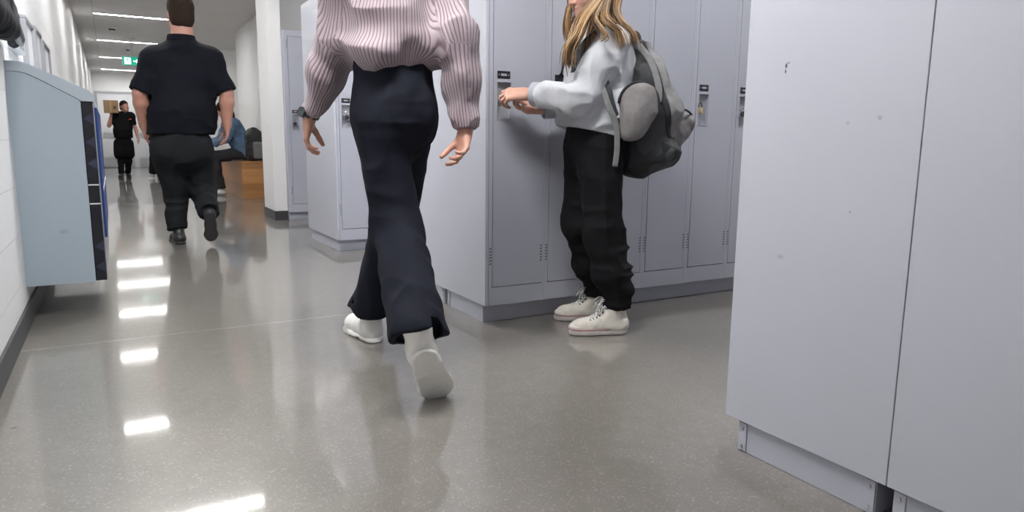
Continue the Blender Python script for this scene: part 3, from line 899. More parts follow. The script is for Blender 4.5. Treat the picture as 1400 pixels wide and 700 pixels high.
# ================================================================== striding woman (seen from behind)
M_skin = skin_mat('fair_skin', (.5, .27, .205))
M_blouse = mat('pink_striped_blouse', (.62, .5, .54), .7, sheen=.2)
nt, b = nodes(M_blouse)
a_ = nt.nodes.new('ShaderNodeAttribute'); a_.attribute_name = 'stripe'
sn = nmath(nt, 'SINE', nmath(nt, 'MULTIPLY', a_.outputs['Fac'], 2*PI/.0115))
s2 = nmath(nt, 'MULTIPLY_ADD', sn, .5, .5)
r_ = nt.nodes.new('ShaderNodeMapRange'); r_.inputs['From Min'].default_value = .02; r_.inputs['From Max'].default_value = .38; nt.links.new(s2, r_.inputs['Value'])
nt.links.new(nmix(nt, r_.outputs['Result'], (.15, .10, .122), (.355, .29, .32)), b.inputs['Base Color'])
bp = nt.nodes.new('ShaderNodeBump'); bp.inputs['Strength'].default_value = .5; bp.inputs['Distance'].default_value = .003
nt.links.new(s2, bp.inputs['Height']); nt.links.new(bp.outputs['Normal'], b.inputs['Normal'])
M_navy = mat('navy_trouser_cloth', (.008, .0095, .017), .85, spec=.18, bump=(300, .15))
M_boot = mat('white_boot_leather', (.85, .85, .82), .4, bump=(60, .1))
M_sole = mat('white_rubber', (.85, .84, .81), .5)
M_hairb = mat('brown_hair', (.07, .035, .018), .45)

B = V3(.88, 2.40, 0)
SL, SR = V3(.725, 2.43, 1.425), V3(1.045, 2.37, 1.425)
EL = at(466, 50, 2.50); WL = at(423, 160, 2.60)
ER = at(622, 45, 2.27); WR = at(637, 178, 2.25)
HL, HR = V3(.815, 2.38, .93), V3(.945, 2.42, .93)
KL = at(543, 312, 2.33); AL = at(573, 462, 1.97)
KR = V3(.965, 2.66, .50); AR = V3(.92, 2.84, .095)
fwdW = V3(-.05, 1, 0); upz = V3(0, 0, 1)
hc = V3(.875, 2.45, 1.60)
F = bbox_field([SL, SR, WL+V3(0, 0, -.2), WR+V3(0, 0, -.2), hc+V3(0, 0, .12), AL, AR, V3(.85, 2.05, .0)], .1, .0048)
F.ell((.88, 2.40, 1.28), (.135, .095, .2), k=.05); F.ell((.88, 2.40, 1.0), (.105, .085, .14), k=.05); F.cone(SL+V3(.03, 0, 0), SR-V3(.03, 0, 0), .055, .055, k=.05)
ey = head(F, hc, V3(-.1, 1, -.05), upz, .98, V3(.88, 2.42, 1.42), .05, .93)
arm(F, SL, EL, WL, .042, .038, .025); arm(F, SR, ER, WR, .042, .038, .025)
hd = unit(at(418, 205, 2.64)-WL)
hand(F, WL, hd+V3(-.02, .05, 0), V3(.9, -.25, 0), V3(.3, 1, 0), .98, curl=(.3, .45, .3), per=[(.2, .55, .4), (.35, .6, .45), (.45, .65, .45), (.55, .65, .45)], thumb=(.85, .2, .6))
hr = unit(at(627, 240, 2.2)-WR)
hand(F, WR, hr, V3(-.9, -.1, .1), V3(-.2, .9, 0), .98, per=[(.25, .5, .3), (.35, .55, .35), (.45, .6, .4), (.5, .6, .4)], thumb=(.85, .3, .5))
leg(F, HL, KL, AL, .068, .05, .036); leg(F, HR, KR, AR, .068, .05, .036)
toeL, heelL = V3(.885, 2.08, .03), AL+V3(.0, -.03, -.03)
F.cone(AL, toeL, .03, .025, k=.02); F.cone(AR, AR+V3(0, .13, -.065), .03, .025, k=.02)
BW = (B[0], B[1], 0)
wo = F.obj('person', M_skin, None, BW)
tag(wo, 'person striding away in a pink striped blouse, wide navy trousers and white boots', 'person')
eyes(ey, V3(-.1, 1, -.05), wo, BW)

# blouse
sle, ste = EL+(WL-EL)*.86, None
F = bbox_field([SL+V3(-.07, 0, .06), SR+V3(.08, 0, .06), WL, WR, V3(.88, 2.25, 1.05), V3(.88, 2.6, 1.5)], .08, .0046)
F.ell((.885, 2.40, 1.33), (.158, .118, .17), k=.05)
F.cone(SL+V3(.03, 0, -.005), SR+V3(-.03, 0, -.005), .066, .066, k=.06)
F.ell((.9, 2.40, 1.2), (.172, .14, .12), k=.06)
F.ell((.81, 2.34, 1.14), (.09, .09, .052), k=.045); F.ell((.985, 2.34, 1.165), (.11, .09, .055), k=.045)
F.ell((.885, 2.45, 1.15), (.15, .1, .05), k=.05)
F.cone(V3(.893, 2.24, 1.06), V3(.893, 2.25, 1.165), .06, .008, k=.04, op='sub')
F.cone(SL+V3(.02, 0, .0), V3(.84, 2.42, 1.44), .066, .07, k=.04); F.cone(SR+V3(-.02, 0, .0), V3(.92, 2.42, 1.44), .066, .07, k=.04)
F.cone(V3(.88, 2.42, 1.43), V3(.88, 2.425, 1.49), .085, .064, k=.03)
F.cut((0, 0, 1.492), (0, .25, 1), lo=(.7, 2.2, 1.47), hi=(1.05, 2.7, 1.7))
for sh, el, wr in ((SL, EL, WL), (SR, ER, WR)):
    ce = el+(wr-el)*.5; cu = el+(wr-el)*.86
    F.cone(sh, el, .066, .062, k=.05); F.cone(el, ce, .062, .056, k=.04); F.cone(ce, cu, .056, .038, k=.03)
    F.cone(cu-(wr-el)*.02, cu+(wr-el)*.07, .037, .034, k=.008, flat_ends=True)
    F.cone(cu+(wr-el)*.045, cu+(wr-el)*.2, .03, .032, k=.0, flat_ends=True, op='sub')
F.rough(folds([((5, 5, 16), .012, (.88, 2.4, 1.2), .16), ((14, 14, 5), .010, None, 1), ((7, 7, 9), .012, None, 1)], 2))
o = F.obj('blouse', M_blouse, wo, BW)
V = F.V
limb_phase(o.data, V, [(SL, EL, .066, V3(0, 1, 0)), (EL, WL, .058, V3(0, 1, 0)), (SR, ER, .066, V3(0, 1, 0)), (ER, WR, .058, V3(0, 1, 0)), (V3(.885, 2.40, 1.05), V3(.885, 2.4, 1.42), .155, V3(0, 1, 0))])
# trousers
hemL, hemR = AL+(KL-AL)*.02+V3(.0, 0, .0), AR+V3(0, 0, .045)
F = bbox_field([HL+V3(-.12, 0, .25), HR+V3(.12, 0, 0), KL, KR, hemL-V3(0, 0, .02), hemR-V3(0, 0, .02)], .14, .005)
F.cone((.88, 2.4, 1.14), (.88, 2.4, 1.02), .13, .136, k=.03, fl=((0, 1, 0), .78))
F.ell((.88, 2.385, .965), (.13, .125, .16), k=.04)
for q in (-1, 1): F.ell((.88+q*.055, 2.345, .92), (.07, .08, .09), k=.04)
F.cone(HL, KL, .085, .077, k=.04); F.cone(KL, hemL, .079, .088, k=.04, flat_ends=False)
F.cone(HR, KR, .085, .077, k=.04); F.cone(KR, hemR, .079, .088, k=.04)
for kn, he in ((KL, hemL), (KR, hemR)):
    ax = unit(he-kn)
    n2 = unit(ax*.75+V3(0, 0, -1)*.5)
    F.cut(he, n2, lo=he-V3(.15, .15, .2) if kn is KR else he-V3(.16, .2, .25), hi=he+V3(.15, .15, .12) if kn is KR else he+V3(.16, .16, .06))
    F.cone(he-ax*.03, he+ax*.06, .077, .083, k=0, op='sub', flat_ends=True)
F.cut((0, 0, 1.135), (0, 0, 1))
F.rough(folds([((6, 6, 26), .008, (.88, 2.3, .85), .13), ((13, 13, 3.5), .008, None, 1), ((9, 9, 12), .004, None, 1)], 4))
F.obj('trousers', M_navy, wo, BW)
# boots
def boot(heel, toe, up, parent, base, mt, ankle):
    f, u, r, L, p = shoe_field(None, heel, toe, up)
    F = bbox_field([heel, toe, heel+u*.2, toe+u*.1, ankle], .07, .004)
    F.chain([p(.1, 0, .045), p(.45, 0, .045), p(.78, 0, .036), p(.9, 0, .034)], [.042, .043, .047, .04], k=.02, fl=None)
    F.cone(p(.16, 0, .05), ankle+unit(ankle-p(.2, 0, .05))*.05, .043, .045, k=.03)
    F.cut(p(0, 0, .02), -u, lo=F.lo, hi=F.lo+F.h*F.n)
    F.rough(folds([((20, 20, 20), .003, None, 1)], 3))
    o = F.obj('boot', mt, parent, base)
    F = bbox_field([heel, toe, heel+u*.05, toe+u*.05], .05, .004)
    F.chain([p(.1, 0, .012), p(.45, 0, .012), p(.78, 0, .012), p(.9, 0, .012)], [.045, .043, .051, .044], k=.02, fl=(u, .42))
    F.cone(p(.03, 0, .0), p(.3, 0, .0), .03, .03, k=.01, fl=(u, .5))
    F.cut(p(0, 0, 0), -u); F.cut(p(0, 0, .03), u)
    F.box(p(.34, 0, -.002), (.06, .016, .012), [r, f, u], r=.002, k=.004, op='sub')
    for t_ in (.55, .62, .69, .76, .83, .1, .17): F.box(p(t_, 0, -.001), (.06, .0035, .0035), [r, f, u], r=.001, k=.002, op='sub')
    s_ = F.obj('sole', M_sole, o, base); return o
toe = V3(.905, 2.06, .004); hee = toe+unit(AL+V3(0, -.035, -.055)-toe)*.255
boot(hee, toe, unit(V3(0, .55, .5)), wo, BW, M_boot, AL)
boot(V3(.925, 2.80, .0), V3(.90, 3.05, .0), upz, wo, BW, M_boot, AR+V3(0, 0, .02))
# wristwatch on the left wrist
ax = unit(WL-EL); wp = WL-ax*.012; q = MB(); e1 = unit(np.cross(ax, (0, 1, 0))); e2 = np.cross(ax, e1); rad = .032
q.tube([wp+rad*(math.cos(t)*e1+math.sin(t)*e2)-V3(*BW) for t in np.linspace(0, 2*PI, 25)], .011, 8, flat=None if False else (e1, .25), cap=False)
wt = q.build('wristwatch', M_bk, wo, smooth=True)
sd = unit(V3(-1, -.35, 0)-ax*(V3(-1, -.35, 0)@ax)); c0 = wp+sd*.032
MB().cyl(tuple(c0-V3(*BW)), tuple(c0+sd*.012-V3(*BW)), .02, .018, 24).build('watch_face', mat('watch_glass', (.1, .12, .12), .1, metal=.4), wt, auto=40)
# hair: a shoulder-length bob
F = Field((.73, 2.27, 1.40), (1.02, 2.63, 1.79), .006)
F.ell(hc+V3(0, -.012, .045), (.099, .118, .108), k=.02); F.ell(hc+V3(0, -.05, -.05), (.094, .068, .12), k=.04)
F.ell(hc+V3(-.012, .11, -.045), (.07, .055, .1), k=.02, op='sub')
F.rough(folds([((40, 40, 4), .008, None, 1)], 8)); F.obj('hair', M_hairb, wo, BW)
# ================================================================== young woman at the locker
M_skin2 = skin_mat('light_skin', (.55, .31, .235))
M_sweat = mat('light_grey_sweatshirt', (.48, .495, .53), .85, sheen=.2, var=(240, .07), bump=(300, .2))
M_cuff = mat('grey_rib_knit', (.36, .375, .415), .85, bump=(300, .3))
M_jog = mat('black_jogger_cloth', (.005, .005, .0065), .85, spec=.2, bump=(260, .2))
M_canvas = mat('cream_canvas', (.6, .57, .51), .8, var=(40, .06), bump=(400, .15))
M_rub = mat('scuffed_white_rubber', (.62, .57, .55), .5, var=(30, .08))
M_rubl = mat('pink_rubber_line', (.35, .2, .2), .5)
M_lace = mat('white_lace', (.62, .62, .62), .7)
M_eyel = mat('dark_eyelet', (.05, .05, .06), .4)
M_blond = mat('blond_hair', (.42, .24, .1), .38, var=(30, .25))
nt, b = nodes(M_blond)
tc = nt.nodes.new('ShaderNodeTexCoord'); mp = nt.nodes.new('ShaderNodeMapping'); mp.inputs['Scale'].default_value = (40, 40, 6); nt.links.new(tc.outputs['Object'], mp.inputs['Vector'])
nz = nt.nodes.new('ShaderNodeTexNoise'); nz.inputs['Scale'].default_value = 1.5; nz.inputs['Detail'].default_value = 4; nt.links.new(mp.outputs[0], nz.inputs['Vector'])
cr = nt.nodes.new('ShaderNodeValToRGB'); nt.links.new(nz.outputs['Fac'], cr.inputs['Fac'])
la = nt.nodes.new('ShaderNodeAttribute'); la.attribute_name = 'lock'
nt.links.new(nmath(nt, 'ADD', nmath(nt, 'MULTIPLY', nz.outputs['Fac'], .35), nmath(nt, 'MULTIPLY', la.outputs['Fac'], .65)), cr.inputs['Fac'])
cr.color_ramp.elements[0].position = .2; cr.color_ramp.elements[0].color = (.10, .048, .02, 1)
cr.color_ramp.elements[1].position = .85; cr.color_ramp.elements[1].color = (.5, .32, .155, 1)
nt.links.new(cr.outputs['Color'], b.inputs['Base Color'])

GB = V3(1.90, 2.59, 0); gf = unit(V3(-.93, .37, 0)); gl = V3(-gf[1]*1.0, gf[0], 0)      # gl = towards her left (camera side)
if gl[1] > 0: gl = -gl
GBt = (GB[0], GB[1], 0)
def g(f_, l_, z): return GB+gf*f_+gl*l_+V3(0, 0, z)
gSL, gSR = g(-.035, .155, 1.275), g(-.02, -.165, 1.285)
gEL = at(789, 132, 2.46); gWL = at(723, 129, 2.66)
gER = at(795, 142, 2.66); gWR = at(741, 149, 2.715)
gH = V3(1.835, 2.575, 1.50)
gHL, gHR = g(-.0, .085, .86), g(0, -.085, .86)
gAL, gAR = V3(1.935, 2.43, .10), V3(2.015, 2.685, .10)
gKL, gKR = V3(1.875, 2.46, .47), V3(1.90, 2.67, .47)
F = bbox_field([gSL, gSR, gWL+V3(-.2, .1, 0), gWR+V3(-.2, .05, 0), gH+V3(0, 0, .12), gAL, gAR, V3(1.7, 2.5, .02), gAL+V3(0, 0, -.08)], .1, .0042)
F.ell(g(-.01, 0, 1.2), (.12, .14, .19), k=.05); F.ell(g(-.01, 0, .92), (.12, .14, .14), k=.06); F.cone(gSL, gSR, .05, .05, k=.05)
hf = unit(V3(-.96, .02, -.33))
gey = head(F, gH, hf, V3(-.28, 0, .96), .97, g(-.035, 0, 1.33), .048, .9)
arm(F, gSL, gEL, gWL, .042, .037, .024); arm(F, gSR, gER, gWR, .042, .037, .024)
tipL = at(684, 134, 2.795); tipR = at(694, 155, 2.79)
hand(F, gWL, unit(at(700, 129, 2.71)-gWL), V3(-.1, .8, -.55), V3(0, .5, .8), 1.08, per=[(.45, .75, .5), (.6, .85, .55), (.75, .9, .6), (.85, .95, .6)], thumb=(.9, .1, .5))
hand(F, gWR, unit(at(706, 152, 2.755)-gWR), V3(-.2, -.35, .9), V3(-.3, .8, .3), .9, per=[(.3, .5, .4), (.4, .55, .4), (.5, .6, .5), (.6, .6, .5)], thumb=(.9, .35, .3))
leg(F, gHL, gKL, gAL, .075, .05, .034); leg(F, gHR, gKR, gAR, .075, .05, .034)
for a in (gAL, gAR): F.cone(a, a+gf*.12+V3(0, 0, -.06), .03, .024, k=.02)
go = F.obj('person', M_skin2, None, GBt)
tag(go, 'person with long blond hair in a light grey sweatshirt opening a locker', 'person')
eyes(gey, hf, go, GBt, .97)

# sweatshirt
cuffL = gWL+(gEL-gWL)*.24; cuffR = gWR+(gER-gWR)*.20
F = bbox_field([gSL, gSR, gWL, gWR, g(-.15, 0, .8), g(.15, 0, 1.4)], .11, .0045)
F.ell(g(-.02, 0, 1.19), (.145, .16, .19), k=.05, R=[gf, gl, V3(0, 0, 1)])
F.cone(gSL-gl*.03, gSR+gl*.03, .058, .06, k=.06)
F.ell(g(-.0, 0, 1.0), (.165, .18, .14), k=.06, R=[gf, gl, V3(0, 0, 1)])
F.cone(g(.0, 0, .98), g(.01, 0, .85), .162, .158, k=.03, fl=(gl, 1.1))
F.cone(g(-.02, 0, 1.34), g(-.015, 0, 1.375), .07, .062, k=.02)
F.cut(g(-.01, 0, 1.392), (-.15, 0, 1), lo=g(0, 0, 1.34)-V3(.12, .12, 0), hi=g(0, 0, 1.45)+V3(.12, .12, 0))
for sh, el, wr, cu in ((gSL, gEL, gWL, cuffL), (gSR, gER, gWR, cuffR)):
    F.cone(sh, el, .062, .06, k=.022); F.cone(el, el+(cu-el)*.55, .059, .05, k=.015); F.cone(el+(cu-el)*.55, cu+(el-cu)*.16, .05, .040, k=.025)
F.rough(folds([((7, 7, 7), .018, None, 1), ((5, 14, 14), .012, tuple(gEL), .2), ((16, 16, 9), .006, None, 1), ((6, 6, 22), .012, tuple(g(0, .1, .95)), .15)], 6))
n_ = unit(V3(.12, 0, -1))
F.cut(g(0, 0, .895), unit(gf*.22+V3(0, 0, -1)))
F.obj('sweatshirt', M_sweat, go, GBt)
for a, cu, rr in ((gEL, cuffL, .037), (gER, cuffR, .037)):
    ax = unit(cu-a); F = bbox_field([cu], .08, .0035)
    F.cone(cu-ax*.016, cu+ax*.034, .053 if cu is cuffL else .047, .051 if cu is cuffL else .044, k=.0, flat_ends=True); F.cone(cu+ax*.006, cu+ax*.05, .045 if cu is cuffL else .038, .045 if cu is cuffL else .038, k=.003, flat_ends=True, op='sub')
    F.rough(folds([((15, 15, 15), .002, None, 1)], 3)); F.obj('cuff', M_cuff, go, GBt)
# bracelet on the lower wrist
ax = unit(gWR-gER); e1 = unit(np.cross(ax, (0, 0, 1))); e2 = np.cross(ax, e1)
MB().tube([gWR+ax*.004+.0275*(math.cos(t)*e1+math.sin(t)*e2)-V3(*GBt) for t in np.linspace(0, 2*PI, 25)], .0016, 6, cap=False).build('bracelet', M_ch, go, smooth=True)

# joggers
F = bbox_field([gHL, gHR, g(0, 0, .98), gKL, gKR, gAL, gAR], .17, .0048)
F.ell(g(-.01, 0, .85), (.13, .15, .12), k=.05, R=[gf, gl, V3(0, 0, 1)])
F.cone(g(0, 0, .93), g(0, 0, .86), .118, .125, k=.03)
for sgn, hp, kn, an in ((1, gHL, gKL, gAL), (-1, gHR, gKR, gAR)):
    mid_ = kn+(an-kn)*.5+gf*.0; lo_ = an+V3(0, 0, .10)
    F.cone(hp, kn, .1, .083, k=.05); F.cone(kn, mid_, .085, .073, k=.03); F.cone(mid_, lo_, .073, .060, k=.03)
    F.cone(lo_, an+V3(.0, 0, .035), .056, .05, k=.02)
F.rough(folds([((12, 12, 4), .010, None, 1), ((5, 5, 24), .014, tuple(gAL+V3(0, 0, .2)), .16), ((5, 5, 24), .012, tuple(gAR+V3(0, 0, .2)), .14), ((9, 9, 14), .006, None, 1)], 11))
F.cut((0, 0, .935), (0, 0, 1)); F.cut((0, 0, .118), (0, 0, -1))
F.obj('joggers', M_jog, go, GBt)
for an in (gAL, gAR):
    F = bbox_field([an, an+V3(0, 0, .13)], .09, .004)
    F.cone(an+V3(0, 0, .015), an+V3(0, 0, .115), .05, .056, k=0, flat_ends=True)
    def ribs(p, a=an): return .0016*np.sin(np.arctan2(p[:, 1]-a[1], p[:, 0]-a[0])*44)
    F.rough(ribs); F.cone(an, an+V3(0, 0, .05), .043, .046, k=.0, flat_ends=True, op='sub'); F.obj('ankle_cuff', M_jog, go, GBt)
# drawstring
q = MB(); p0 = g(.150, .06, .87); q.tube([p0-GB, p0-GB+V3(-.004, -.002, -.05), p0-GB+V3(.004, -.004, -.09)], .003, 6); q.build('drawstring', M_jog, go, smooth=True)

# canvas high-top shoes
def hightop(heel, toe, an, parent, base):
    f = unit(toe-heel); u = V3(0, 0, 1); r = np.cross(f, u); L = np.linalg.norm(toe-heel); base = V3(*base)
    p = lambda a, b_, c_: heel+f*a*L+r*b_+u*c_
    F = bbox_field([heel, toe, heel+u*.17, toe+u*.05], .07, .0035)
    F.chain([p(.14, 0, .045), p(.4, 0, .045), p(.62, 0, .038), p(.8, .0, .032), p(.88, 0, .03)], [.034, .036, .037, .036, .031], k=.02)
    F.cone(p(.19, 0, .05), p(.22, 0, .135), .039, .043, k=.03, fl=(r, .9))
    F.cone(p(.5, 0, .05), p(.29, 0, .11), .03, .03, k=.03)
    F.cut(p(0, 0, .138), V3(0, 0, 1)-f*.25); F.cone(p(.22, 0, .12), p(.22, 0, .2), .037, .039, k=.002, op='sub', flat_ends=True)
    F.cut(p(0, 0, .012), -u); F.rough(folds([((22, 22, 22), .003, None, 1)], 4))
    sh = F.obj('canvas_shoe', M_canvas, parent, tuple(base))
    def sole_ring(z0, z1, gx, name, mt, par, a0=0):
        F = bbox_field([heel, toe, heel+u*.04], .06, .0032)
        F.chain([p(.15, 0, .02), p(.45, 0, .02), p(.66, 0, .02), p(.82, 0, .02), p(.885, 0, .02)], [.037+gx, .0365+gx, .042+gx, .0395+gx, .034+gx], k=.02)
        F.cut(p(0, 0, z1), u); F.cut(p(0, 0, z0), -u)
        return F.obj(name, mt, par, tuple(base), smooth_it=0)
    so = sole_ring(.002, .031, 0, 'rubber_sole', M_rub, sh)
    sole_ring(.0255, .031, .0026, 'sole_line', M_rubl, so)
    F = bbox_field([p(.85, 0, .03)], .08, .0032); F.ell(p(.845, 0, .034), (.044, .041, .024), [f, r, u]); F.cut(p(0, 0, .03), -u); F.cut(p(.79, 0, .0), -f); F.obj('toe_cap', M_rub, sh, tuple(base))
    # eyelets and laces
    for sd in (-1, 1):
        q = MB()
        for k in range(7):
            t = k/6; c_ = p(.66-.30*t-.02*(t > .8), sd*(.021+.004*t), .068+.062*t*t+.012*t)
            q.cyl(tuple(c_-base), tuple(c_-base+r*sd*.006+u*.003), .0036, n=8)
        q.build('eyelet_row', M_eyel, sh)
    q = MB()
    for k in range(6):
        t, t2 = k/6, (k+1)/6
        A = p(.66-.30*t, .026, .074+.062*t*t+.012*t); Bq = p(.66-.30*t2, -.026, .074+.062*t2*t2+.012*t2); m_ = (A+Bq)/2+u*.006+f*.004
        q.tube([A-base, m_-base, Bq-base], .0028, 6)
        A = A-r*.052; Bq = Bq+r*.052; m_ = (A+Bq)/2+u*.008+f*.004; q.tube([A-base, m_-base, Bq-base], .0028, 6)
    top = p(.36, 0, .15)
    for sd in (-1, 1):
        q.tube([v-base for v in spline([top, top+f*.03+r*sd*.03+u*.015, top+f*.05+r*sd*.045-u*.01, top+f*.03+r*sd*.03-u*.025, top], 5)], .0025, 6)
        q.tube([v-base for v in spline([top, top+f*.035+r*sd*.02, top+f*.06+r*sd*.03-u*.04], 5)], .0025, 6)
    q.build('laces', M_lace, sh, smooth=True)
    return sh
hightop(V3(1.985, 2.405, 0), V3(1.735, 2.515, 0), gAL, go, GBt)
hightop(V3(2.070, 2.665, 0), V3(1.822, 2.765, 0), gAR, go, GBt)

# hair
hb = V3(*GBt); f, u, r = frame(hf, V3(-.28, 0, .96))
F = Field(gH-.2, gH+.2, .0055)
p = lambda a, b_, d: gH+r*a+f*b_+u*d
F.ell(p(0, -.018, .045), (.09, .105, .1), [r, f, u], k=.02); F.ell(p(0, -.06, -.05), (.085, .06, .12), [r, f, u], k=.04)
F.ell(p(0, .095, -.04), (.062, .06, .1), [r, f, u], k=.02, op='sub')
F.rough(folds([((45, 45, 5), .006, None, 1)], 8)); hair = F.obj('hair', M_blond, go, GBt)
strands = []; rn = random.Random(5)
def W(s_, n): return [V3(rn.gauss(0, s_), rn.gauss(0, s_), 0) for _ in range(n)]
for i in range(420):
    a = rn.uniform(-1, 1)                       # -1 far side ... +1 camera side
    # start on the crown, fall over side/back to shoulder or chest
    th = rn.uniform(-2.5, 2.5)                  # 0 = straight back of the head, +-: sides
    side = math.sin(th); back = math.cos(th)
    st = p(side*.05, -.03-back*.03+.02, .12+rn.uniform(-.02, .015))
    m1 = p(side*.092, -.02-back*.09, .04); m2 = p(side*(.092+rn.uniform(0, .012)), -.025-back*.088, -.06)
    if back > -.15:
        e = m2+V3(0, 0, -.12)-gf*rn.uniform(.0, .02)+V3(rn.gauss(0, .01), rn.gauss(0, .01), 0)
        e2 = e+V3(rn.gauss(.0, .02), rn.gauss(0, .015), -rn.uniform(.02, .09))-gf*.015
        pts = [st, m1, m2, e, e2]
    else:
        ln = rn.uniform(.16, .36)
        e = m2+V3(-.01, 0, -.10)+gl*.004*(1 if side < 0 else 0)+V3(rn.gauss(0, .012), rn.gauss(0, .01), 0)
        wv = rn.uniform(-1, 1)*.016
        e2 = e+V3(-.01+wv, rn.gauss(0, .01), -ln*.35); e3 = e2+V3(.0-wv, rn.gauss(0, .01), -ln*.3)
        pts = [st, m1, m2, e, e2, e3]
    strands.append((spline(pts, 5), rn.uniform(.003, .006)))
def lock(pts, n, spr, r0=.008):
    for _ in range(n*4):
        o_ = V3(rn.gauss(0, spr), rn.gauss(0, spr), rn.gauss(0, spr)*.6); k_ = rn.uniform(.85, 1.1)
        P_ = [q+o_*(.3+.25*i) for i, q in enumerate(pts)]; P_[-1] = P_[-2]+(P_[-1]-P_[-2])*k_
        strands.append((spline(P_, 6), rn.uniform(.22, .5)*r0))
lock([p(-.078, -.01, .08), p(-.098, .0, -.02), at(800, 25, 2.42), at(789, 48, 2.40), at(779, 66, 2.41), at(777, 88, 2.43)], 22, .010, .009)
lock([p(-.08, .03, .07), p(-.09, .035, -.02), at(793, 22, 2.44), at(786, 40, 2.43), at(781, 60, 2.42)], 12, .008, .007)
lock([p(-.078, -.04, .08), p(-.10, -.03, -.02), at(826, 18, 2.41), at(833, 32, 2.37), at(845, 42, 2.36), at(851, 62, 2.35)], 14, .009, .006)
lock([p(-.078, -.03, .08), p(-.10, -.02, -.02), at(815, 22, 2.40), at(822, 38, 2.36), at(829, 50, 2.345), at(822, 56, 2.345)], 8, .006, .005)
lock([p(-.06, -.09, .06), p(-.08, -.1, -.03), at(842, 15, 2.46), at(850, 32, 2.43), at(862, 46, 2.41), at(866, 60, 2.41)], 16, .010, .007)
lock([p(.06, .05, .08), p(.08, .05, -.02), at(778, 12, 2.62), at(775, 35, 2.62), at(779, 55, 2.62)], 14, .009, .007)
tube_hair('hair_locks', M_blond, hair, hb, strands)
# ================================================================== backpack worn by the young woman
M_b1 = mat('charcoal_canvas', (.05, .052, .058), .85, var=(30, .15), bump=(300, .25))
M_b2 = mat('mid_grey_canvas', (.2, .2, .205), .85, var=(35, .15), bump=(300, .25))
M_b3 = mat('black_canvas', (.018, .02, .024), .8, bump=(300, .2))
M_b4 = mat('warm_grey_canvas', (.19, .18, .18), .85, var=(35, .15), bump=(300, .25))
bo = g(-.16, .02, .86); BO = V3(*bo)
bk = tag(empty('backpack', tuple(bo)), 'grey and black backpack on the back of the young woman in the sweatshirt', 'backpack')
bf = -gf                                            # away from the back
def k3(a, b_, z): return g(0, 0, 0)+bf*a+gl*b_+V3(0, 0, z)   # a = distance behind body centre
# main compartment, leaning away from the back at the bottom
F = bbox_field([k3(.08, -.18, .7), k3(.42, .2, 1.36)], .08, .0055)
F.chain([k3(.17, 0, 1.24), k3(.215, 0, 1.12), k3(.25, 0, .98), k3(.255, 0, .86)], [.06, .095, .115, .105], k=.04, fl=(gl, 1.25))
F.ell(k3(.25, 0, .82), (.13, .15, .085), [bf, gl, V3(0, 0, 1)], k=.04)
F.cut(g(-.125, 0, 1.1), gf+V3(0, 0, .05))
F.rough(folds([((7, 7, 9), .018, None, 1), ((18, 18, 10), .006, None, 1)], 14))
main = F.obj('main_compartment', M_b1, bk, bo)
# base of black cloth
F = bbox_field([k3(.08, -.18, .66), k3(.45, .2, .95)], .06, .0055)
F.ell(k3(.25, 0, .83), (.136, .157, .10), [bf, gl, V3(0, 0, 1)], k=.04); F.cone(k3(.2, 0, .8), k3(.3, 0, .85), .095, .09, k=.04, fl=(gl, 1.4))
F.cut(k3(.25, 0, .90), V3(0, 0, 1)+gl*.2+bf*.55); F.cut(g(-.13, 0, .8), gf)
F.rough(folds([((9, 9, 9), .014, None, 1)], 15)); F.obj('base_panel', M_b3, bk, bo)
# broad lighter and dark bands running down the front of the pack
def band(name, b0, b1, m_, off, z1=1.30, z0=.88):
    F = bbox_field([k3(.1, -.18, .78), k3(.44, .2, 1.34)], .05, .0052)
    F.chain([k3(.17+off, 0, 1.245), k3(.218+off, 0, 1.12), k3(.255+off, 0, .98), k3(.262+off, 0, .87)], [.062, .098, .118, .108], k=.04, fl=(gl, 1.27))
    F.rough(folds([((7, 7, 9), .018, None, 1), ((18, 18, 10), .006, None, 1)], 14))
    nb = unit(bf+V3(0, 0, 1)*.27); o0 = k3(.20, 0, 1.10)
    if b1 is not None: F.cut(o0+nb*b1, nb)
    F.cut(o0+nb*b0, -nb)
    F.cut((0, 0, z1), (0, 0, 1)); F.cut((0, 0, z0), (0, 0, -1))
    return F.obj(name, m_, bk, bo)
band('front_band', .032, .058, M_b3, .0045); band('front_band', .0585, None, M_b2, .003); band('back_band', -.3, -.045, M_b3, .002, z0=.96)
# front pocket flap that sticks out to the back
F = bbox_field([k3(.3, -.1, .78), k3(.5, .14, 1.02)], .06, .005)
F.cone(k3(.30, .0, .90), k3(.425, .02, .955), .09, .03, k=.02, fl=(gl, 1.2)); F.cone(k3(.30, .0, .80), k3(.41, 0, .90), .06, .035, k=.04, fl=(gl, 1.5))
F.rough(folds([((13, 13, 13), .009, None, 1)], 18))
fp = F.obj('front_pocket', M_b4, bk, bo)
MB().tube([v-BO for v in spline([k3(.33, .09, .99), k3(.40, .06, 1.005), k3(.45, .02, .982), k3(.445, -.01, .978)], 5)], .005, 8).build('pocket_edge', M_b3, fp, smooth=True)
# side pocket facing the camera
F = bbox_field([k3(.08, .12, .84), k3(.3, .26, 1.14)], .06, .0048)
c0 = k3(.125, .2, .99)
sa = unit(V3(0, 0, 1)*.93+bf*.3); sb = np.cross(sa, gl)
F.ell(c0+sa*.03, (.088, .045, .09), [sb, gl, sa], k=.03); F.ell(c0-sa*.045-sb*.0, (.07, .045, .08), [sb, gl, sa], k=.04)
F.rough(folds([((12, 12, 9), .008, None, 1)], 21))
sp_ = F.obj('side_pocket', M_b4, bk, bo)
rim = [c0+sa*.03+sb*math.cos(t)*.088+sa*math.sin(t)*.09+gl*.012 for t in np.linspace(-.3, PI+.3, 18)]
MB().tube([v-BO for v in rim], .0055, 8).build('piping', M_b3, sp_, smooth=True)
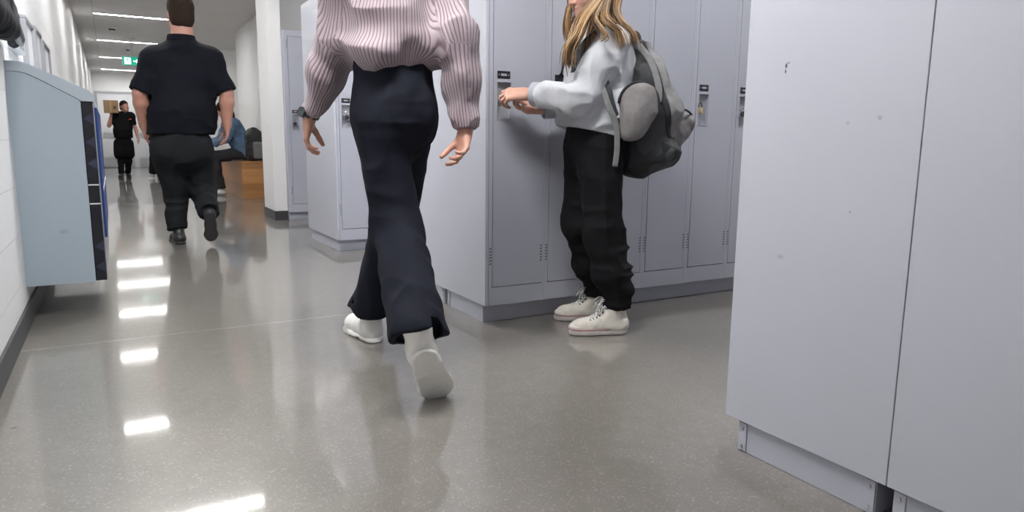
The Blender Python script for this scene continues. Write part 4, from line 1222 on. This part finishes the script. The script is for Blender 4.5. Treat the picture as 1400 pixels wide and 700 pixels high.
# zip pull
q = MB(); z0 = k3(.265, .15, .985); q.tube([z0-BO, z0-BO+V3(.002, -.004, -.02), z0-BO+V3(.004, -.004, -.034)], .004, 6); q.build('zip_pull', M_steel, bk, smooth=True)
# compression strap of pale webbing from the top down to the side pocket
def web(name, pts, w, m_, nrm, par=bk): return MB().tube([v-BO for v in spline(pts, 6)], w, 10, flat=(nrm, .14)).build(name, m_, par, smooth=True)
web('side_webbing', [k3(.135, .085, 1.30), k3(.20, .135, 1.21), k3(.235, .16, 1.10), k3(.235, .17, 1.03)], .015, M_b2, gl)
# shoulder straps
web('shoulder_strap', [k3(.13, .09, 1.285), k3(.09, .115, 1.335), k3(.03, .125, 1.352), k3(-.04, .125, 1.325), k3(-.105, .125, 1.26), k3(-.135, .13, 1.15)], .024, M_b3, V3(0, 0, 1))
web('lower_strap', [k3(-.03, .17, 1.15), k3(-.005, .215, 1.09), k3(.015, .215, 1.02), k3(.05, .20, .955), k3(.12, .17, .90)], .014, M_b1, gl)
web('lower_strap', [k3(-.06, .175, 1.15), k3(-.03, .225, 1.08), k3(.0, .235, 1.0), k3(.035, .225, .93), k3(.045, .215, .83), k3(.04, .21, .755)], .0125, M_b2, gl)
web('shoulder_strap', [k3(.13, -.09, 1.285), k3(.09, -.115, 1.335), k3(.03, -.125, 1.352), k3(-.04, -.125, 1.325), k3(-.105, -.125, 1.26), k3(-.13, -.13, 1.12), k3(-.06, -.18, .98), k3(.06, -.17, .9)], .024, M_b3, V3(0, 0, 1))
F = bbox_field([k3(.02, .16, .9), k3(.12, .24, 1.0)], .04, .004)
F.cone(k3(.045, .2, .945), k3(.12, .175, .93), .018, .026, k=.01, fl=(gl, .6)); F.obj('strap_anchor', M_b3, bk, bo)
MB().tube([v-BO for v in spline([k3(.13, .03, 1.30), k3(.155, .035, 1.335), k3(.185, .02, 1.325), k3(.205, 0, 1.27)], 6)], .0075, 8).build('grab_handle', M_b3, bk, smooth=True)
# ================================================================== broad man walking away
M_skin3 = skin_mat('ruddy_skin', (.4, .2, .15))
M_polo = mat('navy_black_polo', (.0035, .0042, .0085), .85, spec=.18, bump=(220, .2))
M_char = mat('charcoal_trouser_cloth', (.010, .0118, .014), .85, spec=.18, bump=(220, .2))
M_shoe = mat('black_shoe_leather', (.012, .012, .013), .45)
M_hairk = mat('dark_brown_hair', (.022, .013, .009), .75, spec=.15, bump=(150, .6))

def walker(base, f, z, px, P, mats, build, label, hem=None, skin=M_skin3, opts=()):
    """generic clothed figure. P: joints; build: radii dictionary"""
    B_ = V3(*base); hgt = build; V = P
    pts = [V[k] for k in ('SL', 'SR', 'EL', 'ER', 'WL', 'WR', 'HL', 'HR', 'KL', 'KR', 'AL', 'AR', 'H')]
    vox = build.get('vox', .008)
    F = bbox_field(pts+[V['H']+V3(0, 0, .14), V['WL']+V3(0, 0, -.18), V['WR']+V3(0, 0, -.18), V['AL']+V3(0, 0, -.08)], .14, vox)
    ch = (V['SL']+V['SR'])/2; pe = (V['HL']+V['HR'])/2; ff = unit(f); lr = unit(V['SR']-V['SL'])
    w = build['w']; R_ = [lr, np.cross(V3(0, 0, 1), lr), V3(0, 0, 1)]
    F.ell(ch+V3(0, 0, -.2), (w*.8, w*.5, .24), R_, k=.05); F.ell(pe+V3(0, 0, .1), (w*.8, w*.55, .18), R_, k=.06); F.cone(V['SL'], V['SR'], .05, .05, k=.05)
    e_ = head(F, V['H'], V.get('hf', ff), V3(0, 0, 1), build.get('hs', 1), ch+V3(0, 0, .02), build.get('neck', .06), build.get('jaw', 1))
    ra = build['arm']
    arm(F, V['SL'], V['EL'], V['WL'], ra, ra*.92, ra*.62); arm(F, V['SR'], V['ER'], V['WR'], ra, ra*.92, ra*.62)
    inn = np.cross(ff, V3(0, 0, 1))
    for s_, k in ((1, 'L'), (-1, 'R')):
        if 'hand'+k in V: d, n, t = V['hand'+k]
        else: d, n, t = unit(V['W'+k]-V['E'+k])+V3(0, 0, -.2), inn*s_, ff
        hand(F, V['W'+k], d, n, t, build.get('hand', 1), per=[(.3, .45, .3), (.4, .5, .35), (.45, .5, .35), (.5, .55, .35)], thumb=(.85, .3, .4), rw=ra*.6)
    for k in 'LR':
        leg(F, V['H'+k], V['K'+k], V['A'+k], build['leg']*.8, build['leg']*.55, .04); F.cone(V['A'+k], V['Q'+k]*.55+V['T'+k]*.45+unit(V.get('U'+k, V3(0, 0, 1)))*.045, .032, .026, k=.02)
    po = F.obj('person', skin, None, base); tag(po, label, 'person')
    eyes(e_, V.get('hf', ff), po, base, build.get('hs', 1))
    # shirt
    slv = build.get('sleeve', .9)
    F = bbox_field([V['SL'], V['SR'], V['EL'], V['ER'], pe], w+.12, vox)
    zt = build['hem']
    F.ell(ch+V3(0, 0, -.16), (w*1.0, w*.66, .22), R_, k=.06); F.ell(ch*.5+pe*.5+V3(0, 0, -.02), (w*build.get('belly', 1.0), w*.74, .24), R_, k=.07)
    F.cone(V3(pe[0], pe[1], zt+.16), V3(pe[0], pe[1], zt-.02), w*.72, w*.72, k=.08, fl=(lr, build.get('hip', .97)/.72)); F.cone(V['SL']+V3(0, 0, -.02), V['SR']+V3(0, 0, -.02), build['sh'], build['sh'], k=.08); cl_ = build.get('coll', 0); ch = ch+V3(0, 0, cl_)
    if cl_: F.cone(V['SL']+V3(.02, 0, .02), ch-V3(.03, 0, .0), build['sh']*.85, .08, k=.09); F.cone(V['SR']+V3(-.02, 0, .02), ch-V3(-.03, 0, .0), build['sh']*.85, .08, k=.09)
    F.cone(ch+V3(0, 0, .0), ch+V3(0, 0, .075), build.get('neck', .06)+.035, build.get('neck', .06)+.014, k=.03)
    F.cut((0, 0, ch[2]+.088), (0, 0, 1), lo=ch+V3(-.1, -.1, .05), hi=ch+V3(.1, .1, .2))
    for k in 'LR':
        sh, el = V['S'+k], V['E'+k]; ce = sh+(el-sh)*slv
        F.cone(sh, ce, build['sh']*.98, ra*1.32, k=.06, flat_ends=False); ax = unit(el-sh)
        F.cut(ce, ax, lo=ce-.11-ax*0, hi=ce+.14) if False else F.cone(ce+ax*.002, ce+ax*.2, ra*1.7, ra*1.7, k=0, op='sub', flat_ends=True)
    F.rough(folds([((7, 7, 8), .012*build.get('fold', 1), None, 1), ((5, 5, 20), .008*build.get('fold', 1), tuple(pe+V3(0, 0, .15)), .25)], 17))
    F.cut((0, 0, zt), (0, 0, -1))
    sh_ = F.obj('polo_shirt', mats[0], po, base)
    cb = ch+V3(0, 0, .07)-B_; q = MB(); rc = build.get('neck', .06)+.016
    q.tube([cb+V3(rc*math.cos(t), rc*math.sin(t), .006*math.sin(t)) for t in np.linspace(0, 2*PI, 25)], .02, 8, flat=((0, 0, 1), 1) if False else None, cap=False)
    # collar as a short turned-down band
    F = bbox_field([ch+V3(0, 0, .07)], .14, vox*.7)
    F.cone(ch+V3(0, 0, .04), ch+V3(0, 0, .088), rc+.012, rc+.003, k=0, flat_ends=True); F.cone(ch+V3(0, 0, .03), ch+V3(0, 0, .12), rc-.008, rc-.008, k=0, op='sub', flat_ends=True)
    q.bm.free(); F.obj('collar', mats[0], sh_, base)
    # trousers
    rl = build['leg']
    F = bbox_field([V['HL'], V['HR'], V['KL'], V['KR'], V['AL'], V['AR'], V3(pe[0], pe[1], zt+.06)], rl+.08, vox)
    F.ell(pe+V3(0, 0, .02), (w*build.get('hip', .97)*.93, w*.66, .17), R_, k=.06); F.cone(V3(pe[0], pe[1], zt+.08), pe, w*.62, w*.66, k=.04, fl=(lr, 1.32))
    for k in 'LR':
        h_, kn, an, ta = V['H'+k], V['K'+k], V['A'+k], V['T'+k]; an2 = an+(kn-an)*.04
        F.cone(h_, kn, rl, rl*.76, k=.06); F.cone(kn, an2, rl*.76, rl*build.get('hemr', .62), k=.04)
        ax = unit(an2-kn); F.cone(an2-ax*0, an2+ax*.16, rl*1.1, rl*1.1, k=0, op='sub', flat_ends=True)
    F.rough(folds([((8, 8, 5), .012*build.get('fold', 1), None, 1), ((5, 5, 18), .012*build.get('fold', 1), tuple(V['AL']+V3(0, 0, .15)), .25), ((5, 5, 18), .012*build.get('fold', 1), tuple(V['AR']+V3(0, 0, .15)), .25)], 23))
    F.cut((0, 0, zt+.05), (0, 0, 1)); F.obj('trousers', mats[1], po, base)
    for k in 'LR':
        an, ta = V['A'+k], V['T'+k]; up = V.get('U'+k, V3(0, 0, 1)); fd = unit(ta-V['Q'+k]); he = V['Q'+k]; L = np.linalg.norm(ta-he); up = unit(up-fd*(up@fd)); rr = np.cross(fd, up)
        F = bbox_field([he, ta, he+up*.12, an], .07, vox*.75); pp = lambda a, c_: he+fd*a*L+up*c_
        F.chain([pp(.13, .04), pp(.45, .042), pp(.78, .034), pp(.88, .03)], [.042, .04, .045, .034], k=.02); F.cone(pp(.16, .05), an+(an-V['K'+k])*-.05, .04, .045, k=.03)
        F.cut(pp(0, .022), -up); s1 = F.obj('shoe', mats[2], po, base)
        F = bbox_field([he, ta, he+up*.03], .06, vox*.6)
        F.chain([pp(.13, .012), pp(.45, .012), pp(.78, .012), pp(.88, .012)], [.044, .04, .048, .038], k=.02, fl=(up, .6)); F.cut(pp(0, 0), -up); F.cut(pp(0, .024), up)
        F.obj('sole', mats[3] if len(mats) > 3 else M_bk, s1, base)
    return po


def short_hair(H, f, s, mt, parent, base, vox=.006, back=.0):
    f, u, r = frame(f, V3(0, 0, 1)); F = Field(H-.17*s, H+.2*s, vox); p = lambda a, b_, d: H+(r*a+f*b_+u*d)*s
    F.ell(p(0, -.016, .048), (.0785*s, .101*s, .091*s), [r, f, u]); F.ell(p(0, -.05, -.02), (.071*s, .06*s, .075*s), [r, f, u], k=.03)
    F.cut(p(0, .035, .02), unit(f*1.0-u*.8)); F.cut(p(0, 0, -.075), -u)
    F.rough(folds([((60, 60, 30), .004, None, 1)], 31)); return F.obj('hair', mt, parent, base)


Ym = 6.33
bm_ = (.55, Ym, 0)
P = dict(SL=at(211, 82, Ym), SR=at(287, 81, Ym), EL=at(191, 128, Ym-.03), ER=at(310, 128, Ym-.05), WL=at(197, 172, Ym+.06), WR=at(310, 172, Ym-.02),
         HL=at(230, 208, Ym), HR=at(268, 206, Ym), KL=at(240, 268, Ym+.09), KR=at(279, 262, Ym+.1), AL=at(244, 318, Ym+.0), AR=at(284, 302, Ym-.32),
         H=at(247, 22, Ym+.03), hf=V3(-.05, 1, -.03))
P['HL'][1] = Ym; P['HR'][1] = Ym
fl = P['AL']; P['AL'] = V3(fl[0], fl[1], .11); P['QL'] = V3(fl[0]+.01, fl[1]-.09, 0); P['TL'] = V3(fl[0]-.02, fl[1]+.20, 0)
a = P['AR']; P['AR'] = V3(a[0], a[1], .24); P['TR'] = V3(a[0]+.03, a[1]+.10, .03); P['QR'] = P['TR']+unit(V3(-.05, -.52, .85))*.29; P['UR'] = V3(0, .85, .5); P['AR'] = P['QR']+unit(P['TR']-P['QR'])*.06+unit(P['UR'])*.085
bg = walker(bm_, V3(-.03, 1, 0), 0, 0, P, (M_polo, M_char, M_shoe), dict(w=.235, arm=.06, leg=.118, sh=.085, hem=.89, neck=.082, hs=1.26, jaw=1.12, coll=.10, hand=1.12, belly=1.06, hip=1.04, sleeve=.93, vox=.0075, hemr=.6, fold=.8),
            'broad person with short dark hair walking away in a navy polo shirt', skin=M_skin3)
short_hair(P['H'], P['hf'], 1.25, M_hairk, bg, bm_)

# person carrying a box, far down the corridor
M_blackt = mat('black_cloth', (.0035, .0035, .0045), .85, spec=.18)
Yq = 17.8; b2 = (.16, Yq, 0)
c0 = at(168, 243, Yq)[0]
z_ = lambda y: at(168, y, Yq)[2]
P = dict(SR=at(158, 158, Yq), SL=at(179, 158, Yq), ER=at(149, 172, Yq-.08), WR=at(152, 158, Yq-.12), EL=at(185, 175, Yq), WL=at(189, 189, Yq-.12),
         HR=at(163, 196, Yq), HL=at(175, 196, Yq), KR=at(165, 220, Yq-.04), KL=at(176, 220, Yq), H=at(170, 146, Yq-.03), hf=V3(.5, -.85, .05))
ax_ = at(166.5, 240, Yq)[0]; P['AR'] = V3(ax_, Yq-.12, .09); P['QR'] = V3(ax_, Yq-.03, 0); P['TR'] = V3(ax_-.03, Yq-.29, 0)
ax_ = at(175, 240, Yq)[0]; P['AL'] = V3(ax_, Yq+.1, .09); P['QL'] = V3(ax_, Yq+.19, 0); P['TL'] = V3(ax_+.02, Yq-.07, 0)
P['handR'] = (V3(0, -.1, 1), V3(-.4, .2, .9), V3(.4, .8, 0))
fr = walker(b2, V3(.05, -1, 0), 0, 0, P, (M_blackt, M_blackt, M_shoe), dict(w=.165, arm=.042, leg=.075, sh=.07, hem=.87, neck=.055, sleeve=.75, vox=.011, hemr=.75, fold=.6, hip=1.0),
            'distant person in black carrying a cardboard box on one shoulder near the end doors')
short_hair(P['H'], P['hf'], 1.0, M_hairk, fr, b2, .008)
# shorts over the leggings and the little red chest logo
F = bbox_field([P['HL'], P['HR'], P['KL'], P['KR']], .18, .011)
for k in 'LR': F.cone(P['H'+k], P['H'+k]+(P['K'+k]-P['H'+k])*.62, .105, .12, k=.03)
F.cut((0, 0, P['HL'][2]-.34), (0, 0, -1)); F.cut((0, 0, .9), (0, 0, 1)); F.rough(folds([((9, 9, 5), .01, None, 1)], 5)); F.obj('shorts', M_blackt, fr, b2)
M_red = mat('red_print', (.4, .03, .02), .6)
lg = at(178, 163, Yq-.13)
MB().box(lg[0]-b2[0]-.025, lg[0]-b2[0]+.025, lg[1]-Yq-.012, lg[1]-Yq+.03, lg[2]-.012, lg[2]+.014, .003).build('chest_logo', M_red, fr)
M_card = mat('brown_cardboard', (.26, .16, .085), .8, var=(8, .08))
bc = at(152.5, 146, Yq-.1)
bx = tag(empty('cardboard_box', (bc[0], bc[1], bc[2]-.135)), 'brown cardboard box on the shoulder of the distant person', 'box')
q = MB(); q.box(-.15, .13, -.12, .12, .0, .27, .004); q.build('carton', M_card, bx)
q = MB(); q.box(-.152, .132, -.025, .025, .268, .272); q.box(-.035, .0, -.122, -.1195, .0, .27) ; q.build('tape', mat('packing_tape', (.33, .22, .12), .35), bx)
MB().box(.03, .09, -.123, -.1195, .08, .15).build('print_mark', mat('dark_carton_print', (.08, .05, .03), .7), bx)

# second distant person, mostly behind the broad man
Yr = 17.3; b3 = (.92, Yr, 0)
P = dict(SR=at(205, 158, Yr), SL=at(226, 158, Yr), ER=at(202, 172, Yr), WR=at(201, 187, Yr-.1), EL=at(230, 175, Yr), WL=at(230, 190, Yr-.08),
         HR=at(209, 193, Yr), HL=at(220, 193, Yr), KR=at(210, 218, Yr-.05), KL=at(220, 218, Yr), H=at(211, 145, Yr-.03), hf=V3(-.5, -.85, 0))
ax_ = at(208.5, 240, Yr)[0]; P['AR'] = V3(ax_, Yr-.05, .09); P['QR'] = V3(ax_, Yr+.04, 0); P['TR'] = V3(ax_-.04, Yr-.21, 0)
ax_ = at(219, 240, Yr)[0]; P['AL'] = V3(ax_, Yr+.08, .09); P['QL'] = V3(ax_, Yr+.17, 0); P['TL'] = V3(ax_-.02, Yr-.08, 0)
sr = walker(b3, V3(-.05, -1, 0), 0, 0, P, (M_blackt, M_blackt, mat('pale_shoe', (.3, .3, .3), .6), M_wp), dict(w=.16, arm=.04, leg=.09, sh=.068, hem=.85, neck=.05, sleeve=.7, vox=.011, hemr=.85, fold=.6),
            'distant person in black with pale shoes, half hidden behind the broad walking man')
short_hair(P['H'], P['hf'], 1.03, M_hairk, sr, b3, .008)

# seated person in a denim jacket on the bench
M_denim = mat('blue_denim', (.1, .17, .28), .85, var=(45, .2), bump=(260, .3))
M_cloth = mat('dark_grey_jeans', (.025, .026, .03), .8, spec=.3, bump=(260, .3))
Ys = 11.8; zb = .54
b4 = (1.78, Ys, .54)
sx_ = 1.83
P = dict(pel=V3(sx_, Ys, .66), ch=V3(1.66, Ys, 1.03), SL=V3(1.64, Ys-.17, 1.10), SR=V3(1.64, Ys+.17, 1.10), EL=V3(1.52, Ys-.21, .87), ER=V3(1.5, Ys+.2, .86), WL=V3(1.34, Ys-.1, .78), WR=V3(1.34, Ys+.12, .78),
         KL=V3(1.36, Ys-.11, .60), KR=V3(1.36, Ys+.12, .60), AL=V3(1.43, Ys-.12, .09), AR=V3(1.40, Ys+.13, .09), H=V3(1.55, Ys, 1.30))
hfS = V3(-.9, .1, -.45)
F = Field((1.1, Ys-.4, 0), (2.05, Ys+.4, 1.5), .008)
F.cone(P['pel'], P['ch'], .12, .12, k=.05, fl=((0, 1, 0), 1.2)); F.cone(P['SL'], P['SR'], .05, .05, k=.05)
es = head(F, P['H'], hfS, V3(-.4, 0, 1), .98, P['ch']+V3(-.02, 0, .1), .052)
for k, s_ in (('L', -1), ('R', 1)):
    arm(F, P['S'+k], P['E'+k], P['W'+k], .042, .038, .026); hand(F, P['W'+k], V3(-.9, -s_*.3, -.3), V3(.1, 0, -1), V3(0, -s_, 0), .98)
    leg(F, P['pel']+V3(0, s_*.09, 0), P['K'+k], P['A'+k], .075, .05, .034); F.cone(P['A'+k], P['A'+k]+V3(-.13, 0, -.06), .03, .025, k=.02)
st = F.obj('person', M_skin, None, b4); tag(st, 'seated person in a blue denim jacket and dark trousers on the wooden bench', 'person')
eyes(es, hfS, st, b4)
F = Field((1.2, Ys-.42, .5), (2.05, Ys+.42, 1.35), .008)
F.cone(P['pel']+V3(.0, 0, .0), P['ch'], .155, .15, k=.05, fl=((0, 1, 0), 1.2)); F.cone(P['SL'], P['SR'], .085, .085, k=.06)
for k in 'LR': F.cone(P['S'+k], P['E'+k], .075, .065, k=.05); F.cone(P['E'+k], P['W'+k]*.85+P['E'+k]*.15, .063, .048, k=.03)
F.rough(folds([((7, 7, 7), .014, None, 1), ((16, 16, 9), .007, None, 1)], 41)); F.cut((1.75, 0, .575), (.3, 0, -1)); jk = F.obj('denim_jacket', M_denim, st, b4)
F = Field((1.5, Ys-.2, 1.0), (1.85, Ys+.2, 1.35), .007)
F.cone(P['ch']+V3(-.0, 0, .09), P['ch']+V3(-.04, 0, .16), .095, .075, k=0, flat_ends=True); F.cone(P['ch']+V3(-.0, 0, .08), P['ch']+V3(-.05, 0, .2), .07, .06, k=0, op='sub', flat_ends=True); F.obj('collar', M_denim, jk, b4)
F = Field((1.15, Ys-.36, .0), (2.05, Ys+.36, .85), .008)
F.ell(P['pel'], (.15, .18, .12), k=.05)
for k, s_ in (('L', -1), ('R', 1)): F.cone(P['pel']+V3(0, s_*.09, -.02), P['K'+k], .1, .078, k=.04); F.cone(P['K'+k], P['A'+k]+V3(0, 0, .04), .075, .062, k=.03)
F.rough(folds([((9, 9, 9), .012, None, 1)], 43)); F.cut((0, 0, .548), (0, 0, -1), lo=V3(1.62, Ys-.4, .4), hi=V3(2.1, Ys+.4, .7)); F.cut((0, 0, .1), (0, 0, -1)); F.obj('trousers', M_cloth, st, b4)
for k in 'LR':
    he = P['A'+k]+V3(.07, 0, -.09); F = bbox_field([he, he+V3(-.27, 0, 0), P['A'+k]], .07, .006)
    F.chain([he+V3(-.03, 0, .045), he+V3(-.12, 0, .045), he+V3(-.2, 0, .036), he+V3(-.235, 0, .032)], [.038, .038, .042, .034], k=.02); F.cone(P['A'+k]+V3(0, 0, -.04), P['A'+k]+V3(0, 0, .02), .038, .04, k=.03)
    F.cut((0, 0, .003), (0, 0, -1)); F.obj('shoe', mat('white_trainer', (.65, .65, .65), .5) if k == 'L' else bpy.data.materials['white_trainer'], st, b4)
f, u, r = frame(hfS, V3(-.4, 0, 1)); F = Field(P['H']-.22, P['H']+.2, .007); pq = lambda a, b_, d: P['H']+r*a+f*b_+u*d
F.ell(pq(0, -.02, .045), (.09, .105, .1), [r, f, u]); F.ell(pq(0, -.06, -.06), (.085, .06, .12), [r, f, u], k=.04); F.ell(pq(0, .09, -.04), (.065, .055, .1), [r, f, u], k=.02, op='sub')
F.rough(folds([((40, 40, 8), .006, None, 1)], 3)); F.obj('hair', M_hairk, st, b4)

S.view_settings.view_transform='Standard'; S.view_settings.look='None'; S.view_settings.gamma=1; S.view_settings.exposure=1.24
w=bpy.data.worlds.new('world'); S.world=w; w.use_nodes=True; w.node_tree.nodes['Background'].inputs[0].default_value=(.05,.05,.055,1)
S.cycles.max_bounces=8; S.cycles.diffuse_bounces=5; S.cycles.glossy_bounces=4
